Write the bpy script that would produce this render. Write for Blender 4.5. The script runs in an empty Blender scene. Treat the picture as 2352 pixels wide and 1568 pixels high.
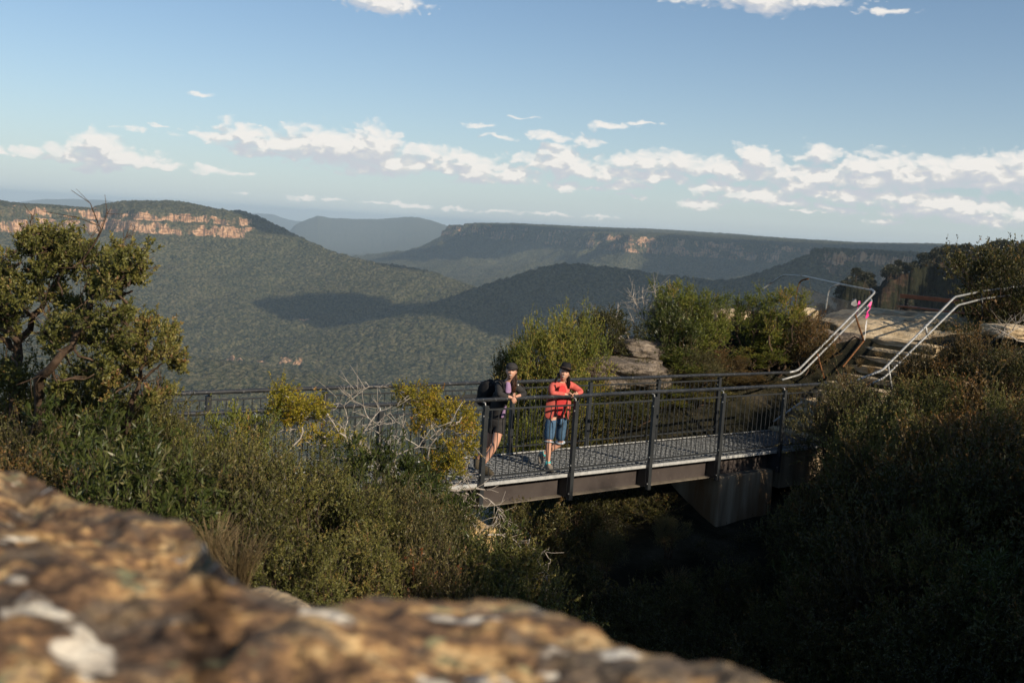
import bpy, bmesh, math, random
import numpy as np
from mathutils import Vector, Matrix
R = math.radians
rng = np.random.default_rng(7)
random.seed(7)
sc = bpy.context.scene
col = sc.collection

# ------------------------------------------------------------------ camera model
FPX = 4101.26/3960*2352; PITCH = .1077; ROLL = .0646
CH = 3.6447
def ray(px, py):                      # direction through a point of the 2352x1568 view
    a = px-1176; b = 784-py
    a2 = a*math.cos(ROLL)-b*math.sin(ROLL); b2 = a*math.sin(ROLL)+b*math.cos(ROLL)
    return np.array([a2, b2*math.sin(PITCH)+FPX*math.cos(PITCH), b2*math.cos(PITCH)-FPX*math.sin(PITCH)])
CAMP = np.array([0, 0, CH])
def at(px, py, y):
    v = ray(px, py); return CAMP+v*(y/v[1])
def atz(px, py, z):
    v = ray(px, py); return CAMP+v*((z-CH)/v[2])
def azel(px, py):
    v = ray(px, py); return math.atan2(v[0], v[1]), math.atan2(v[2], math.hypot(v[0], v[1]))
BO = np.array([-.3061, 14.6991, 0.]); BAZ = .8722
BU = np.array([math.sin(BAZ), math.cos(BAZ), -.0182]); BN = np.array([-math.cos(BAZ), math.sin(BAZ), 0.])
BD = 1.743; BW = 1.593; FAR0 = 1.834-BD
def bp(s, n, z): return BO+BU*s+BN*n+np.array([0, 0, z])
def atn(px, py, n):                   # point on the vertical plane n metres behind the near railing
    v = ray(px, py); t = (n-(CAMP-BO)@BN)/(v@BN); return CAMP+v*t

# ------------------------------------------------------------------ tagging and mesh helpers
def tag(o, label=None, cat=None, group=None, kind=None):
    if label: o['label'] = label
    if cat: o['category'] = cat
    if group: o['group'] = group
    if kind: o['kind'] = kind
    return o
def empty(name, loc, label=None, cat=None, group=None):
    o = bpy.data.objects.new(name, None); col.objects.link(o); o.location = loc; o.empty_display_size = .2
    bpy.context.view_layer.update()
    return tag(o, label, cat, group)
def link(name, me, mat=None, parent=None, smooth=False):
    o = bpy.data.objects.new(name, me); col.objects.link(o)
    if mat is not None:
        me.materials.clear()
        for m in (mat if isinstance(mat, (list, tuple)) else [mat]): me.materials.append(m)
    if smooth: me.shade_smooth()
    if parent is not None:
        o.parent = parent; o.matrix_parent_inverse = Matrix.Translation(parent.location).inverted() if parent.parent is None and parent.type == 'EMPTY' else Matrix.Identity(4)
    return o
def npmesh(name, V, F, attrs=None):
    """V (n,3); F (m,k) faces with k corners; attrs name -> per-vertex floats"""
    V = np.asarray(V, np.float32); F = np.asarray(F, np.int32)
    me = bpy.data.meshes.new(name)
    me.vertices.add(len(V)); me.vertices.foreach_set('co', V.ravel())
    k = F.shape[1]
    me.loops.add(F.size); me.loops.foreach_set('vertex_index', F.ravel())
    me.polygons.add(len(F)); me.polygons.foreach_set('loop_start', np.arange(0, F.size, k, dtype=np.int32))
    me.polygons.foreach_set('loop_total', np.full(len(F), k, np.int32))
    for an, av in (attrs or {}).items():
        a = me.attributes.new(an, 'FLOAT', 'POINT'); a.data.foreach_set('value', np.asarray(av, np.float32))
    me.update(calc_edges=True)
    return me
class MB:
    """collects boxes, bars and tubes into one mesh"""
    def __init__(s): s.V = []; s.F = []
    def add(s, vs, fs):
        b = len(s.V); s.V += [tuple(map(float, v)) for v in vs]; s.F += [tuple(b+i for i in f) for f in fs]; return s
    def boxa(s, c, ax, ay, az):       # centre and three half axes
        c, ax, ay, az = map(np.array, (c, ax, ay, az))
        vs = [c+i*ax+j*ay+k*az for i in (-1, 1) for j in (-1, 1) for k in (-1, 1)]
        return s.add(vs, [(0, 1, 3, 2), (4, 6, 7, 5), (0, 4, 5, 1), (2, 3, 7, 6), (0, 2, 6, 4), (1, 5, 7, 3)])
    def box(s, x0, x1, y0, y1, z0, z1): return s.boxa(((x0+x1)/2, (y0+y1)/2, (z0+z1)/2), ((x1-x0)/2, 0, 0), (0, (y1-y0)/2, 0), (0, 0, (z1-z0)/2))
    def bbox(s, s0, s1, n0, n1, z0, z1):  # box in the bridge's own frame
        return s.boxa(bp((s0+s1)/2, (n0+n1)/2, (z0+z1)/2), BU*(s1-s0)/2, BN*(n1-n0)/2, (0, 0, (z1-z0)/2))
    def tube(s, pts, r, sides=8, r1=None, caps=True):
        pts = [np.array(p, float) for p in pts]; n = len(pts); rings = []
        prev = None
        for i, p in enumerate(pts):
            d = pts[min(i+1, n-1)]-pts[max(i-1, 0)]; d = d/(np.linalg.norm(d)+1e-9)
            up = np.array([0, 0, 1.]) if abs(d[2]) < .9 else np.array([1., 0, 0])
            if prev is not None: up = prev
            a = np.cross(d, up); a /= np.linalg.norm(a)+1e-9; b = np.cross(a, d); prev = b
            rr = r if r1 is None else r+(r1-r)*i/(n-1)
            rings.append([p+rr*(math.cos(t)*a+math.sin(t)*b) for t in [2*math.pi*k/sides for k in range(sides)]])
        vs = [v for ring in rings for v in ring]; fs = []
        for i in range(n-1):
            for k in range(sides):
                k2 = (k+1) % sides; fs.append((i*sides+k, i*sides+k2, (i+1)*sides+k2, (i+1)*sides+k))
        if caps: fs.append(tuple(range(sides))[::-1]); fs.append(tuple((n-1)*sides+k for k in range(sides)))
        return s.add(vs, fs)
    def build(s, name, mat, parent=None, smooth=False, bevel=0):
        me = bpy.data.meshes.new(name); me.from_pydata(s.V, [], s.F)
        o = link(name, me, mat, parent, smooth)
        if bevel:
            m = o.modifiers.new('b', 'BEVEL'); m.width = bevel; m.segments = 2; m.limit_method = 'ANGLE'
        return o
def bend(pts, rad=.12, n=5):           # round the corners of a pipe run
    pts = [np.array(p, float) for p in pts]; out = [pts[0]]
    for i in range(1, len(pts)-1):
        a, b, c = pts[i-1], pts[i], pts[i+1]
        da = (a-b)/np.linalg.norm(a-b); dc = (c-b)/np.linalg.norm(c-b)
        k = min(rad, .45*np.linalg.norm(a-b), .45*np.linalg.norm(c-b)); p0 = b+da*k; p2 = b+dc*k
        for t in np.linspace(0, 1, n): out.append((1-t)**2*p0+2*t*(1-t)*b+t*t*p2)
    out.append(pts[-1]); return out

# ------------------------------------------------------------------ noise in numpy
def _h(i, j, k, seed):
    n = (i*374761393+j*668265263+k*2147483647+seed*974634777) & 0xffffffff
    n = ((n ^ (n >> 13))*1274126177) & 0xffffffff
    return ((n ^ (n >> 16)) & 0xffff)/65535.
def vnoise(x, y, z=0., seed=0):
    x = np.asarray(x, float); y = np.asarray(y, float)+x*0; z = np.asarray(z, float)+x*0
    i = np.floor(x).astype(np.int64); j = np.floor(y).astype(np.int64); k = np.floor(z).astype(np.int64)
    fx = x-i; fy = y-j; fz = z-k
    fx = fx*fx*(3-2*fx); fy = fy*fy*(3-2*fy); fz = fz*fz*(3-2*fz)
    if np.all(k == 0) and np.all(fz == 0):
        g = lambda a, b: _h(i+a, j+b, k, seed)
        return (g(0, 0)*(1-fx)+g(1, 0)*fx)*(1-fy)+(g(0, 1)*(1-fx)+g(1, 1)*fx)*fy
    g = lambda a, b, c: _h(i+a, j+b, k+c, seed)
    l = lambda c: (g(0, 0, c)*(1-fx)+g(1, 0, c)*fx)*(1-fy)+(g(0, 1, c)*(1-fx)+g(1, 1, c)*fx)*fy
    return l(0)*(1-fz)+l(1)*fz
def fbm(x, y, z=0., oct=4, seed=0, gain=.5):
    s = 0; a = 1; t = 0
    for o in range(oct):
        s = s+a*vnoise(x*2**o, y*2**o, np.asarray(z)*2**o, seed+o*17); t += a; a *= gain
    return s/t*2-1
def sstep(a, b, x):
    t = np.clip((x-a)/(b-a), 0, 1); return t*t*(3-2*t)

# ------------------------------------------------------------------ materials
class NT:
    def __init__(s, name, world=False):
        if world: s.t = world.node_tree
        else:
            s.m = bpy.data.materials.new(name); s.m.use_nodes = True; s.t = s.m.node_tree
        s.t.nodes.clear()
    def n(s, typ, ins=None, **kw):
        nd = s.t.nodes.new(typ)
        for k, v in kw.items(): setattr(nd, k, v)
        for k, v in (ins or {}).items():
            sk = nd.inputs[k]
            if isinstance(v, bpy.types.NodeSocket): s.t.links.new(v, sk)
            elif isinstance(v, bpy.types.Node): s.t.links.new(v.outputs[0], sk)
            else: sk.default_value = v
        return nd
    def math(s, op, a, b=0., c=None, clamp=False):
        nd = s.n('ShaderNodeMath', {0: a, 1: b}, operation=op, use_clamp=clamp)
        if c is not None:
            if isinstance(c, (int, float)): nd.inputs[2].default_value = c
            else: s.t.links.new(c, nd.inputs[2])
        return nd.outputs[0]
    def ramp(s, fac, stops, interp='LINEAR'):
        nd = s.n('ShaderNodeValToRGB', {0: fac}); cr = nd.color_ramp; cr.interpolation = interp
        while len(cr.elements) < len(stops): cr.elements.new(.5)
        for e, (p, c) in zip(cr.elements, stops):
            e.position = p; e.color = (*c, 1) if len(c) == 3 else c
        return nd.outputs[0]
    def noise(s, vec, scale, detail=4, rough=.55, dist=0.):
        return s.n('ShaderNodeTexNoise', {'Vector': vec, 'Scale': scale, 'Detail': detail, 'Roughness': rough, 'Distortion': dist}).outputs['Fac']
    def mix(s, fac, a, b, mode='MIX'):
        nd = s.n('ShaderNodeMix', data_type='RGBA', blend_type=mode)
        for i, v in ((0, fac), (6, a), (7, b)):
            if isinstance(v, bpy.types.NodeSocket): s.t.links.new(v, nd.inputs[i])
            else: nd.inputs[i].default_value = v if i == 0 else ((*v, 1) if len(v) == 3 else v)
        return nd.outputs[2]
    def coord(s, which='Object', scale=None):
        c = s.n('ShaderNodeTexCoord').outputs[which]
        if scale: c = s.n('ShaderNodeMapping', {'Vector': c, 'Scale': scale}).outputs[0]
        return c
    def pos(s, scale=None):
        c = s.n('ShaderNodeNewGeometry').outputs['Position']
        if scale: c = s.n('ShaderNodeMapping', {'Vector': c, 'Scale': scale}).outputs[0]
        return c
    def out(s, sh, sock='Surface'):
        o = s.n('ShaderNodeOutputMaterial'); s.t.links.new(sh, o.inputs[sock]); return s.m
def bsdf(t, base, rough=.7, metal=0., spec=.4, bump=None, bs=.3, bd=.02, **kw):
    ins = {'Base Color': base if isinstance(base, bpy.types.NodeSocket) else (*base, 1), 'Roughness': rough, 'Metallic': metal, 'Specular IOR Level': spec}
    if bump is not None:
        ins['Normal'] = t.n('ShaderNodeBump', {'Height': bump, 'Strength': bs, 'Distance': bd}).outputs[0]
    ins.update(kw)
    return t.n('ShaderNodeBsdfPrincipled', ins).outputs[0]
def mottled(name, c1, c2, scale=8, rough=.6, metal=0., spec=.4, bs=.2, bd=.005, coord='Object', detail=5, extra=None):
    t = NT(name); v = t.coord(coord); nz = t.noise(v, scale, detail)
    f = t.ramp(nz, [(.35, c1), (.65, c2)])
    if extra:
        n2 = t.noise(v, extra[1], 4); f = t.mix(t.ramp(n2, [(extra[2], (0, 0, 0)), (extra[2]+.08, (1, 1, 1))]), f, extra[0])
    return t.out(bsdf(t, f, rough, metal, spec, t.noise(v, scale*3, 4), bs, bd))
M = {}
M['dark_paint'] = mottled('dark_paint', (.021, .024, .026), (.032, .035, .037), 6, .42, 0, .5, .1, .002, extra=((.06, .062, .06), 40, .66))
M['girder_paint'] = mottled('girder_paint', (.050, .040, .037), (.068, .056, .050), 3, .5, 0, .4, .1, .002, extra=((.11, .09, .07), 25, .64))
M['flange_sunlit'] = mottled('flange_sunlit', (.13, .11, .085), (.2, .17, .13), 9, .85, 0, .2, .2, .003)  # paler tan than the girder, standing in for sun on the flange
M['worn_rail'] = mottled('worn_rail', (.024, .026, .028), (.045, .047, .048), 5, .30, .15, .5, .15, .002, extra=((.16, .16, .155), 30, .6))
M['galv'] = mottled('galv', (.26, .265, .25), (.44, .44, .42), 14, .5, .4, .5, .15, .002)
M['grating'] = mottled('grating', (.20, .215, .22), (.36, .375, .38), 30, .55, .35, .5, .1, .001)
M['strip'] = mottled('strip', (.38, .39, .38), (.55, .55, .53), 12, .55, .2, .4, .1, .001)
M['pipe'] = mottled('pipe', (.27, .27, .25), (.46, .45, .41), 9, .45, .45, .5, .3, .003, extra=((.17, .085, .035), 6, .60))
M['rust'] = mottled('rust', (.13, .055, .02), (.24, .11, .045), 12, .9, 0, .2, .4, .004, extra=((.05, .03, .02), 20, .55))
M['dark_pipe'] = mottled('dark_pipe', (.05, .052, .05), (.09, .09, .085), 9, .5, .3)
M['wire'] = mottled('wire', (.12, .115, .105), (.2, .19, .17), 9, .6, .3)
M['bench_wood'] = mottled('bench_wood', (.20, .062, .024), (.32, .105, .04), 5, .5, 0, .4, .3, .003)
M['bench_leg'] = mottled('bench_leg', (.012, .011, .010), (.03, .026, .022), 8, .6)
M['pink'] = mottled('pink', (.75, .03, .22), (.9, .06, .33), 9, .5)
M['tape'] = mottled('tape', (.55, .55, .55), (.75, .75, .75), 9, .5)
M['grey_card'] = mottled('grey_card', (.16, .16, .16), (.25, .25, .25), 9, .7)
def concrete():
    t = NT('concrete'); v = t.coord('Object', (1, 1, .15)); v2 = t.coord('Object')
    c = t.ramp(t.noise(v, 5, 6), [(.3, (.17, .125, .08)), (.55, (.30, .23, .15)), (.7, (.40, .32, .22))])
    c = t.mix(t.ramp(t.noise(v, 2.2, 3), [(.5, (0, 0, 0)), (.62, (1, 1, 1))]), c, (.20, .12, .06))
    return t.out(bsdf(t, c, .9, 0, .2, t.noise(v2, 30, 5), .4, .01))
M['concrete'] = concrete()
def stone(name, cols, s1=1.2, s2=6, strata=0., bs=.6, bd=.05, dark=None):
    t = NT(name); v = t.pos(); vs = t.pos((1, 1, 4)) if strata else v
    f = t.math('ADD', t.math('MULTIPLY', t.noise(vs, s1, 5, .6, .4), .6), t.math('MULTIPLY', t.noise(vs, s2, 5, .65), .4))
    c = t.ramp(f, cols)
    if dark:
        c = t.mix(t.ramp(t.noise(v, s2*.7, 6, .7), [(dark[1], (0, 0, 0)), (dark[1]+.1, (1, 1, 1))]), c, dark[0])
    h = t.math('ADD', t.noise(vs, s1*2, 5), t.noise(v, s2*4, 5))
    return t.out(bsdf(t, c, .9, 0, .2, h, bs, bd))
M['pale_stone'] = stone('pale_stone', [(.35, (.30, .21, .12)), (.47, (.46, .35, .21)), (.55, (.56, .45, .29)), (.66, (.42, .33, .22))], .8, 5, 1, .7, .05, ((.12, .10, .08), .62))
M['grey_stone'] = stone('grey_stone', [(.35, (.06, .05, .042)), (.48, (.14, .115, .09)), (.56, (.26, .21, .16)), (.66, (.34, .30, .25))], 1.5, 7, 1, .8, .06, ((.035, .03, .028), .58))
M['yellow_stone'] = stone('yellow_stone', [(.35, (.34, .22, .09)), (.5, (.55, .38, .17)), (.65, (.45, .34, .2))], 2, 8, 1, .6, .03)
def soil():
    t = NT('soil'); v = t.pos()
    f = t.noise(v, 1.4, 6, .65)
    c = t.ramp(f, [(.3, (.018, .016, .011)), (.45, (.04, .034, .02)), (.58, (.085, .062, .036)), (.72, (.16, .125, .08))])
    return t.out(bsdf(t, c, .95, 0, .1, t.noise(v, 9, 6, .7), .8, .08))
M['soil'] = soil()
def fore_rock():
    t = NT('lichened_rock'); v = t.pos((.7, 1.5, 1.9)); w = t.noise(v, 6, 4)
    vd = t.n('ShaderNodeVectorMath', {0: v, 1: t.n('ShaderNodeVectorMath', {0: t.n('ShaderNodeTexNoise', {'Vector': v, 'Scale': 20., 'Detail': 3.}).outputs['Color'], 1: (.05, .03, .025)}, operation='MULTIPLY').outputs[0]}, operation='ADD').outputs[0]
    f = t.math('ADD', t.math('MULTIPLY', t.noise(vd, 6.0, 6, .62), .55), t.math('MULTIPLY', t.noise(vd, 22, 6, .65), .45))
    c = t.ramp(f, [(.34, (.030, .021, .015)), (.43, (.085, .055, .037)), (.485, (.22, .13, .07)), (.525, (.42, .255, .11)), (.56, (.62, .44, .22)), (.60, (.30, .20, .12)), (.68, (.14, .10, .075))])
    g = t.ramp(t.noise(vd, 10, 4, .55), [(.50, (0, 0, 0)), (.60, (1, 1, 1))])
    c = t.mix(t.math('MULTIPLY', g, .85), c, t.ramp(t.noise(v, 30, 4), [(.35, (.06, .048, .038)), (.65, (.16, .13, .10))]))
    l = t.ramp(t.noise(t.n('ShaderNodeVectorMath', {0: vd, 1: (3.1, 1.7, 0)}, operation='ADD').outputs[0], 11.0, 3, .45), [(.625, (0, 0, 0)), (.655, (1, 1, 1))])
    c = t.mix(l, c, t.ramp(t.noise(v, 22, 4), [(.35, (.48, .42, .34)), (.65, (.72, .67, .56))]))
    gl = t.ramp(t.noise(t.n('ShaderNodeVectorMath', {0: vd, 1: (7.1, 4.7, 2)}, operation='ADD').outputs[0], 16.0, 3, .45), [(.65, (0, 0, 0)), (.69, (1, 1, 1))])
    c = t.mix(t.math('MULTIPLY', gl, .8), c, (.24, .25, .14))
    h = t.math('ADD', t.noise(vd, 14, 6, .65), t.math('MULTIPLY', t.noise(v, 60, 4), .4))
    return t.out(bsdf(t, c, .85, 0, .25, h, .9, .03))
M['fore_rock'] = fore_rock()
def leafmat(name, stops, trans=.2, rough=.5):
    t = NT(name); a = t.n('ShaderNodeAttribute', attribute_name='tint')
    oi = t.n('ShaderNodeObjectInfo')
    f = t.math('ADD', a.outputs['Fac'], t.math('MULTIPLY', t.math('SUBTRACT', oi.outputs['Random'], .5), .36), clamp=True)
    c = t.ramp(f, stops)
    b = bsdf(t, c, rough, 0, .35)
    tr = t.n('ShaderNodeBsdfTranslucent', {'Color': t.mix(1., c, (1.0, 1.05, .55), 'MULTIPLY')}).outputs[0]
    mx = t.n('ShaderNodeMixShader', {0: trans, 1: b, 2: tr}).outputs[0]
    return t.out(mx)
M['leaf_olive'] = leafmat('leaf_olive', [(0, (.040, .046, .012)), (.45, (.125, .130, .030)), (.78, (.22, .19, .05)), (.93, (.27, .17, .06)), (1, (.24, .12, .05))])
M['leaf_green'] = leafmat('leaf_green', [(0, (.014, .022, .006)), (.5, (.046, .064, .015)), (.85, (.10, .115, .03)), (1, (.22, .20, .09))], .22, .38)
M['leaf_yellow'] = leafmat('leaf_yellow', [(0, (.09, .09, .012)), (.4, (.25, .23, .022)), (.75, (.46, .35, .03)), (1, (.44, .21, .05))], .4)
M['leaf_bright'] = leafmat('leaf_bright', [(0, (0.051, 0.075, 0.012)), (.5, (0.160, 0.189, 0.026)), (.85, (0.290, 0.261, 0.043)), (1, (0.377, 0.217, 0.058))])
M['leaf_heath'] = leafmat('leaf_heath', [(0, (0.041, 0.046, 0.014)), (.45, (0.109, 0.104, 0.032)), (.75, (0.189, 0.145, 0.051)), (.95, (0.246, 0.145, 0.072)), (1, (0.435, 0.131, 0.043))])
M['leaf_rust'] = leafmat('leaf_rust', [(0, (.030, .030, .010)), (.45, (.085, .070, .020)), (.78, (.17, .10, .028)), (1, (.25, .12, .035))])
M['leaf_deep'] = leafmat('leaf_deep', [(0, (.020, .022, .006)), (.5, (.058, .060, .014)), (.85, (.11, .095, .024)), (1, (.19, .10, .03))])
M['dry_grass'] = leafmat('dry_grass', [(0, (.16, .11, .05)), (.6, (.32, .23, .11)), (1, (.48, .36, .2))], .35, .6)
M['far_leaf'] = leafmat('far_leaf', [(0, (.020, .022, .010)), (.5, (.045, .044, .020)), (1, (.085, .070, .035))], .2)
M['bark'] = mottled('bark', (.055, .035, .022), (.12, .08, .052), 14, .9, 0, .2, .8, .01)
M['twig'] = mottled('twig', (.07, .052, .038), (.13, .10, .075), 20, .85, 0, .2)
M['bleached'] = mottled('bleached', (.27, .235, .19), (.48, .43, .37), 16, .8, 0, .2, .4, .004)
M['leaf_ground'] = leafmat('leaf_ground', [(0, (.016, .020, .007)), (.5, (.042, .046, .016)), (.85, (.08, .07, .026)), (1, (.13, .09, .035))])
# skin and cloth
M['skin'] = mottled('skin', (.56, .30, .20), (.62, .34, .235), 20, .5, 0, .4, .05, .001)
M['coral'] = mottled('coral', (.52, .105, .085), (.62, .14, .11), 25, .9, 0, .1, .3, .003)
M['red_shirt'] = mottled('red_shirt', (.55, .05, .05), (.62, .06, .06), 25, .9, 0, .1, .2, .002)
M['denim'] = mottled('denim', (.055, .11, .18), (.09, .16, .25), 30, .9, 0, .1, .2, .002)
M['denim_hem'] = mottled('denim_hem', (.35, .42, .48), (.5, .55, .6), 60, .9, 0, .1)
M['black_cloth'] = mottled('black_cloth', (.010, .010, .011), (.020, .019, .020), 18, .85, 0, .2, .3, .003)
M['grey_cloth'] = mottled('grey_cloth', (.030, .029, .029), (.045, .042, .040), 18, .85, 0, .2, .3, .003)
M['lilac'] = mottled('lilac', (.30, .19, .32), (.36, .24, .38), 18, .9, 0, .1)
M['hair'] = mottled('hair', (.030, .014, .008), (.075, .032, .016), 40, .45, 0, .4, .5, .004)
M['dark_hair'] = mottled('dark_hair', (.012, .008, .007), (.03, .02, .016), 40, .4, 0, .4, .5, .004)
M['eye'] = mottled('eye', (.015, .010, .008), (.02, .013, .01), 5, .2)
M['teeth'] = mottled('teeth', (.75, .72, .68), (.8, .78, .74), 5, .3)
M['teal'] = mottled('teal', (.05, .38, .38), (.08, .45, .45), 9, .6)
M['tan_shoe'] = mottled('tan_shoe', (.14, .125, .10), (.24, .21, .17), 25, .85)
M['sole'] = mottled('sole', (.02, .02, .02), (.06, .055, .05), 10, .8)
M['boot'] = mottled('boot', (.035, .028, .018), (.07, .055, .03), 20, .8)
M['strap_green'] = mottled('strap_green', (.05, .06, .025), (.07, .08, .03), 9, .8)
# ------------------------------------------------------------------ camera, sun, sky
cam = bpy.data.cameras.new('camera'); cob = bpy.data.objects.new('camera', cam); col.objects.link(cob)
cob.location = (0, 0, CH)
cob.rotation_euler = (Matrix.Rotation(math.pi/2-PITCH, 3, 'X') @ Matrix.Rotation(ROLL, 3, 'Z')).to_euler()
cam.lens = FPX/2352*36; cam.sensor_width = 36; cam.clip_start = .05; cam.clip_end = 120000
cam.dof.use_dof = True; cam.dof.focus_distance = 15.2; cam.dof.aperture_fstop = 3.2
sc.camera = cob
SAZ = R(134); SEL = R(27)                  # clockwise from +Y
sun = bpy.data.lights.new('sun', 'SUN'); sun.energy = 5.0; sun.angle = R(.53); sun.color = (1, .86, .68)
so = bpy.data.objects.new('sun', sun); col.objects.link(so)
SD = Vector((math.sin(SAZ)*math.cos(SEL), math.cos(SAZ)*math.cos(SEL), math.sin(SEL)))
so.rotation_euler = SD.to_track_quat('Z', 'Y').to_euler(); so.location = (20, -20, 30)
sc.view_settings.view_transform = 'Standard'; sc.view_settings.look = 'None'; sc.view_settings.gamma = 1
sc.view_settings.exposure = .12
sc.render.engine = 'CYCLES'
sc.cycles.max_bounces = 6; sc.cycles.diffuse_bounces = 2; sc.cycles.glossy_bounces = 2; sc.cycles.transmission_bounces = 3
sc.cycles.volume_bounces = 0; sc.cycles.transparent_max_bounces = 8; sc.cycles.caustics_reflective = False; sc.cycles.caustics_refractive = False
sc.cycles.use_denoising = True

w = bpy.data.worlds.new('World'); sc.world = w; w.use_nodes = True
t = NT('w', world=w)
sky = t.n('ShaderNodeTexSky'); sky.sky_type = 'NISHITA'; sky.sun_disc = False; sky.sun_elevation = SEL; sky.sun_rotation = SAZ
sky.altitude = 900; sky.air_density = 1.0; sky.dust_density = 1.0; sky.ozone_density = 1.5
skyc = t.mix(1., sky.outputs[0], (.86, .97, 1.04), 'MULTIPLY')
CLOUDS = [  # view position of each cumulus, half width, half height, strength
 (150,352,105,13,.9),(228,345,48,25,1.2),(285,365,75,16,1.0),(230,380,60,14,.8),(385,381,50,8,.8),(480,389,55,10,1.0),(540,398,60,6,.6),
 (495,312,62,12,.8),(560,312,58,22,1.1),(590,330,50,22,1.0),(655,330,55,20,1.0),(735,335,75,30,1.15),(800,342,75,30,1.1),(868,343,42,30,1.3),(905,370,80,18,1.1),(850,385,100,18,.8),(640,356,80,8,.65),
 (990,352,85,12,.85),(1060,362,90,14,.85),(965,375,50,15,1.1),(1030,385,60,14,1.0),(1090,395,48,18,1.2),(1170,402,60,12,1.0),(1110,380,70,10,.9),
 (1235,372,55,17,1.0),(1285,372,48,22,1.25),(1330,388,70,16,1.0),(1400,400,90,18,.95),(1500,408,90,16,.95),(1480,372,90,18,.95),(1560,375,90,20,.95),(1650,388,110,22,.95),(1740,366,36,17,1.3),(1700,392,90,18,.95),(1800,398,100,18,1.0),(1890,408,90,16,.95),(1300,427,45,9,.9),(1420,424,90,9,.8),
 (1140,313,55,6,.65),(1270,318,75,11,.75),(1340,322,50,10,.8),(1400,287,60,8,.75),(1480,285,55,5,.6),(1105,290,50,5,.5),(1200,271,70,4,.5),
 (1882,352,36,13,1.2),(1975,385,60,18,1.0),(2040,385,62,24,1.1),(2090,408,75,22,1.0),(2170,395,85,26,1.05),(2260,390,95,26,1.1),(2340,400,80,30,1.1),(2430,410,90,30,1.1),(2010,415,100,16,.95),(2290,425,90,14,.9),
 (1665,436,75,10,.95),(1640,432,40,11,1.1),(1740,452,80,13,1.0),(1800,460,50,10,1.0),(1845,428,50,16,1.15),(1900,444,70,12,1.0),(1960,448,75,13,1.0),(2060,455,90,16,1.0),(2160,470,100,17,1.05),(2240,478,80,14,1.0),(2130,490,110,12,.9),(2260,505,70,12,.95),(2345,495,25,14,1.1),
 (1608,468,48,9,1.0),(1915,480,58,9,1.0),(1850,486,70,5,.65),(2035,508,36,5,.8),(1450,449,50,5,.7),(1360,433,30,6,.9),
 (300,298,50,7,.65),(370,292,30,3,.5),(465,213,30,6,.6),(560,330,80,6,.5),(880,0,80,22,1.05),(920,18,40,16,.9),(1740,-6,160,17,1.05),(1760,12,60,16,.95),(2035,25,55,8,.8),
 (950,470,70,5,.7),(870,464,60,4,.6),(760,463,40,4,.6),(700,457,35,4,.7),(550,445,30,4,.6),(1040,480,60,4,.6),(1150,488,60,4,.6),(1270,494,70,4,.6),(1380,500,60,4,.6),(5,345,20,6,.7)]
g = bpy.data.node_groups.new('cloud_field', 'ShaderNodeTree')
g.interface.new_socket('P', in_out='INPUT', socket_type='NodeSocketVector'); g.interface.new_socket('D', in_out='OUTPUT', socket_type='NodeSocketFloat')
gi = g.nodes.new('NodeGroupInput'); go = g.nodes.new('NodeGroupOutput'); acc = None
for (px, py, hw, hh, st) in CLOUDS:
    a, e = azel(px, py)
    s1 = g.nodes.new('ShaderNodeVectorMath'); s1.operation = 'SUBTRACT'; g.links.new(gi.outputs[0], s1.inputs[0]); s1.inputs[1].default_value = (a, e, 0)
    s2 = g.nodes.new('ShaderNodeVectorMath'); s2.operation = 'MULTIPLY'; g.links.new(s1.outputs[0], s2.inputs[0]); s2.inputs[1].default_value = (FPX/hw*.74, FPX/hh*.62, 0)
    s3 = g.nodes.new('ShaderNodeVectorMath'); s3.operation = 'LENGTH'; g.links.new(s2.outputs[0], s3.inputs[0])
    s4 = g.nodes.new('ShaderNodeMath'); s4.operation = 'SUBTRACT'; s4.inputs[0].default_value = st*.8+.42; g.links.new(s3.outputs['Value'], s4.inputs[1])
    if acc is None: acc = s4
    else:
        m = g.nodes.new('ShaderNodeMath'); m.operation = 'SMOOTH_MAX'; m.inputs[2].default_value = .18
        g.links.new(acc.outputs[0], m.inputs[0]); g.links.new(s4.outputs[0], m.inputs[1]); acc = m
g.links.new(acc.outputs[0], go.inputs[0])
dirv = t.n('ShaderNodeTexCoord').outputs['Generated']
sx = t.n('ShaderNodeSeparateXYZ', {0: dirv})
az_ = t.math('ARCTAN2', sx.outputs[0], sx.outputs[1])
el_ = t.math('ARCTAN2', sx.outputs[2], t.math('SQRT', t.math('ADD', t.math('MULTIPLY', sx.outputs[0], sx.outputs[0]), t.math('MULTIPLY', sx.outputs[1], sx.outputs[1]))))
P0 = t.n('ShaderNodeCombineXYZ', {0: az_, 1: el_, 2: 0.}).outputs[0]
hzf = t.math('MULTIPLY', t.math('EXPONENT', t.math('MULTIPLY', t.math('ABSOLUTE', el_), -11.)), .85)
skyc = t.mix(hzf, skyc, (5.9, 6.6, 7.0))
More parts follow.
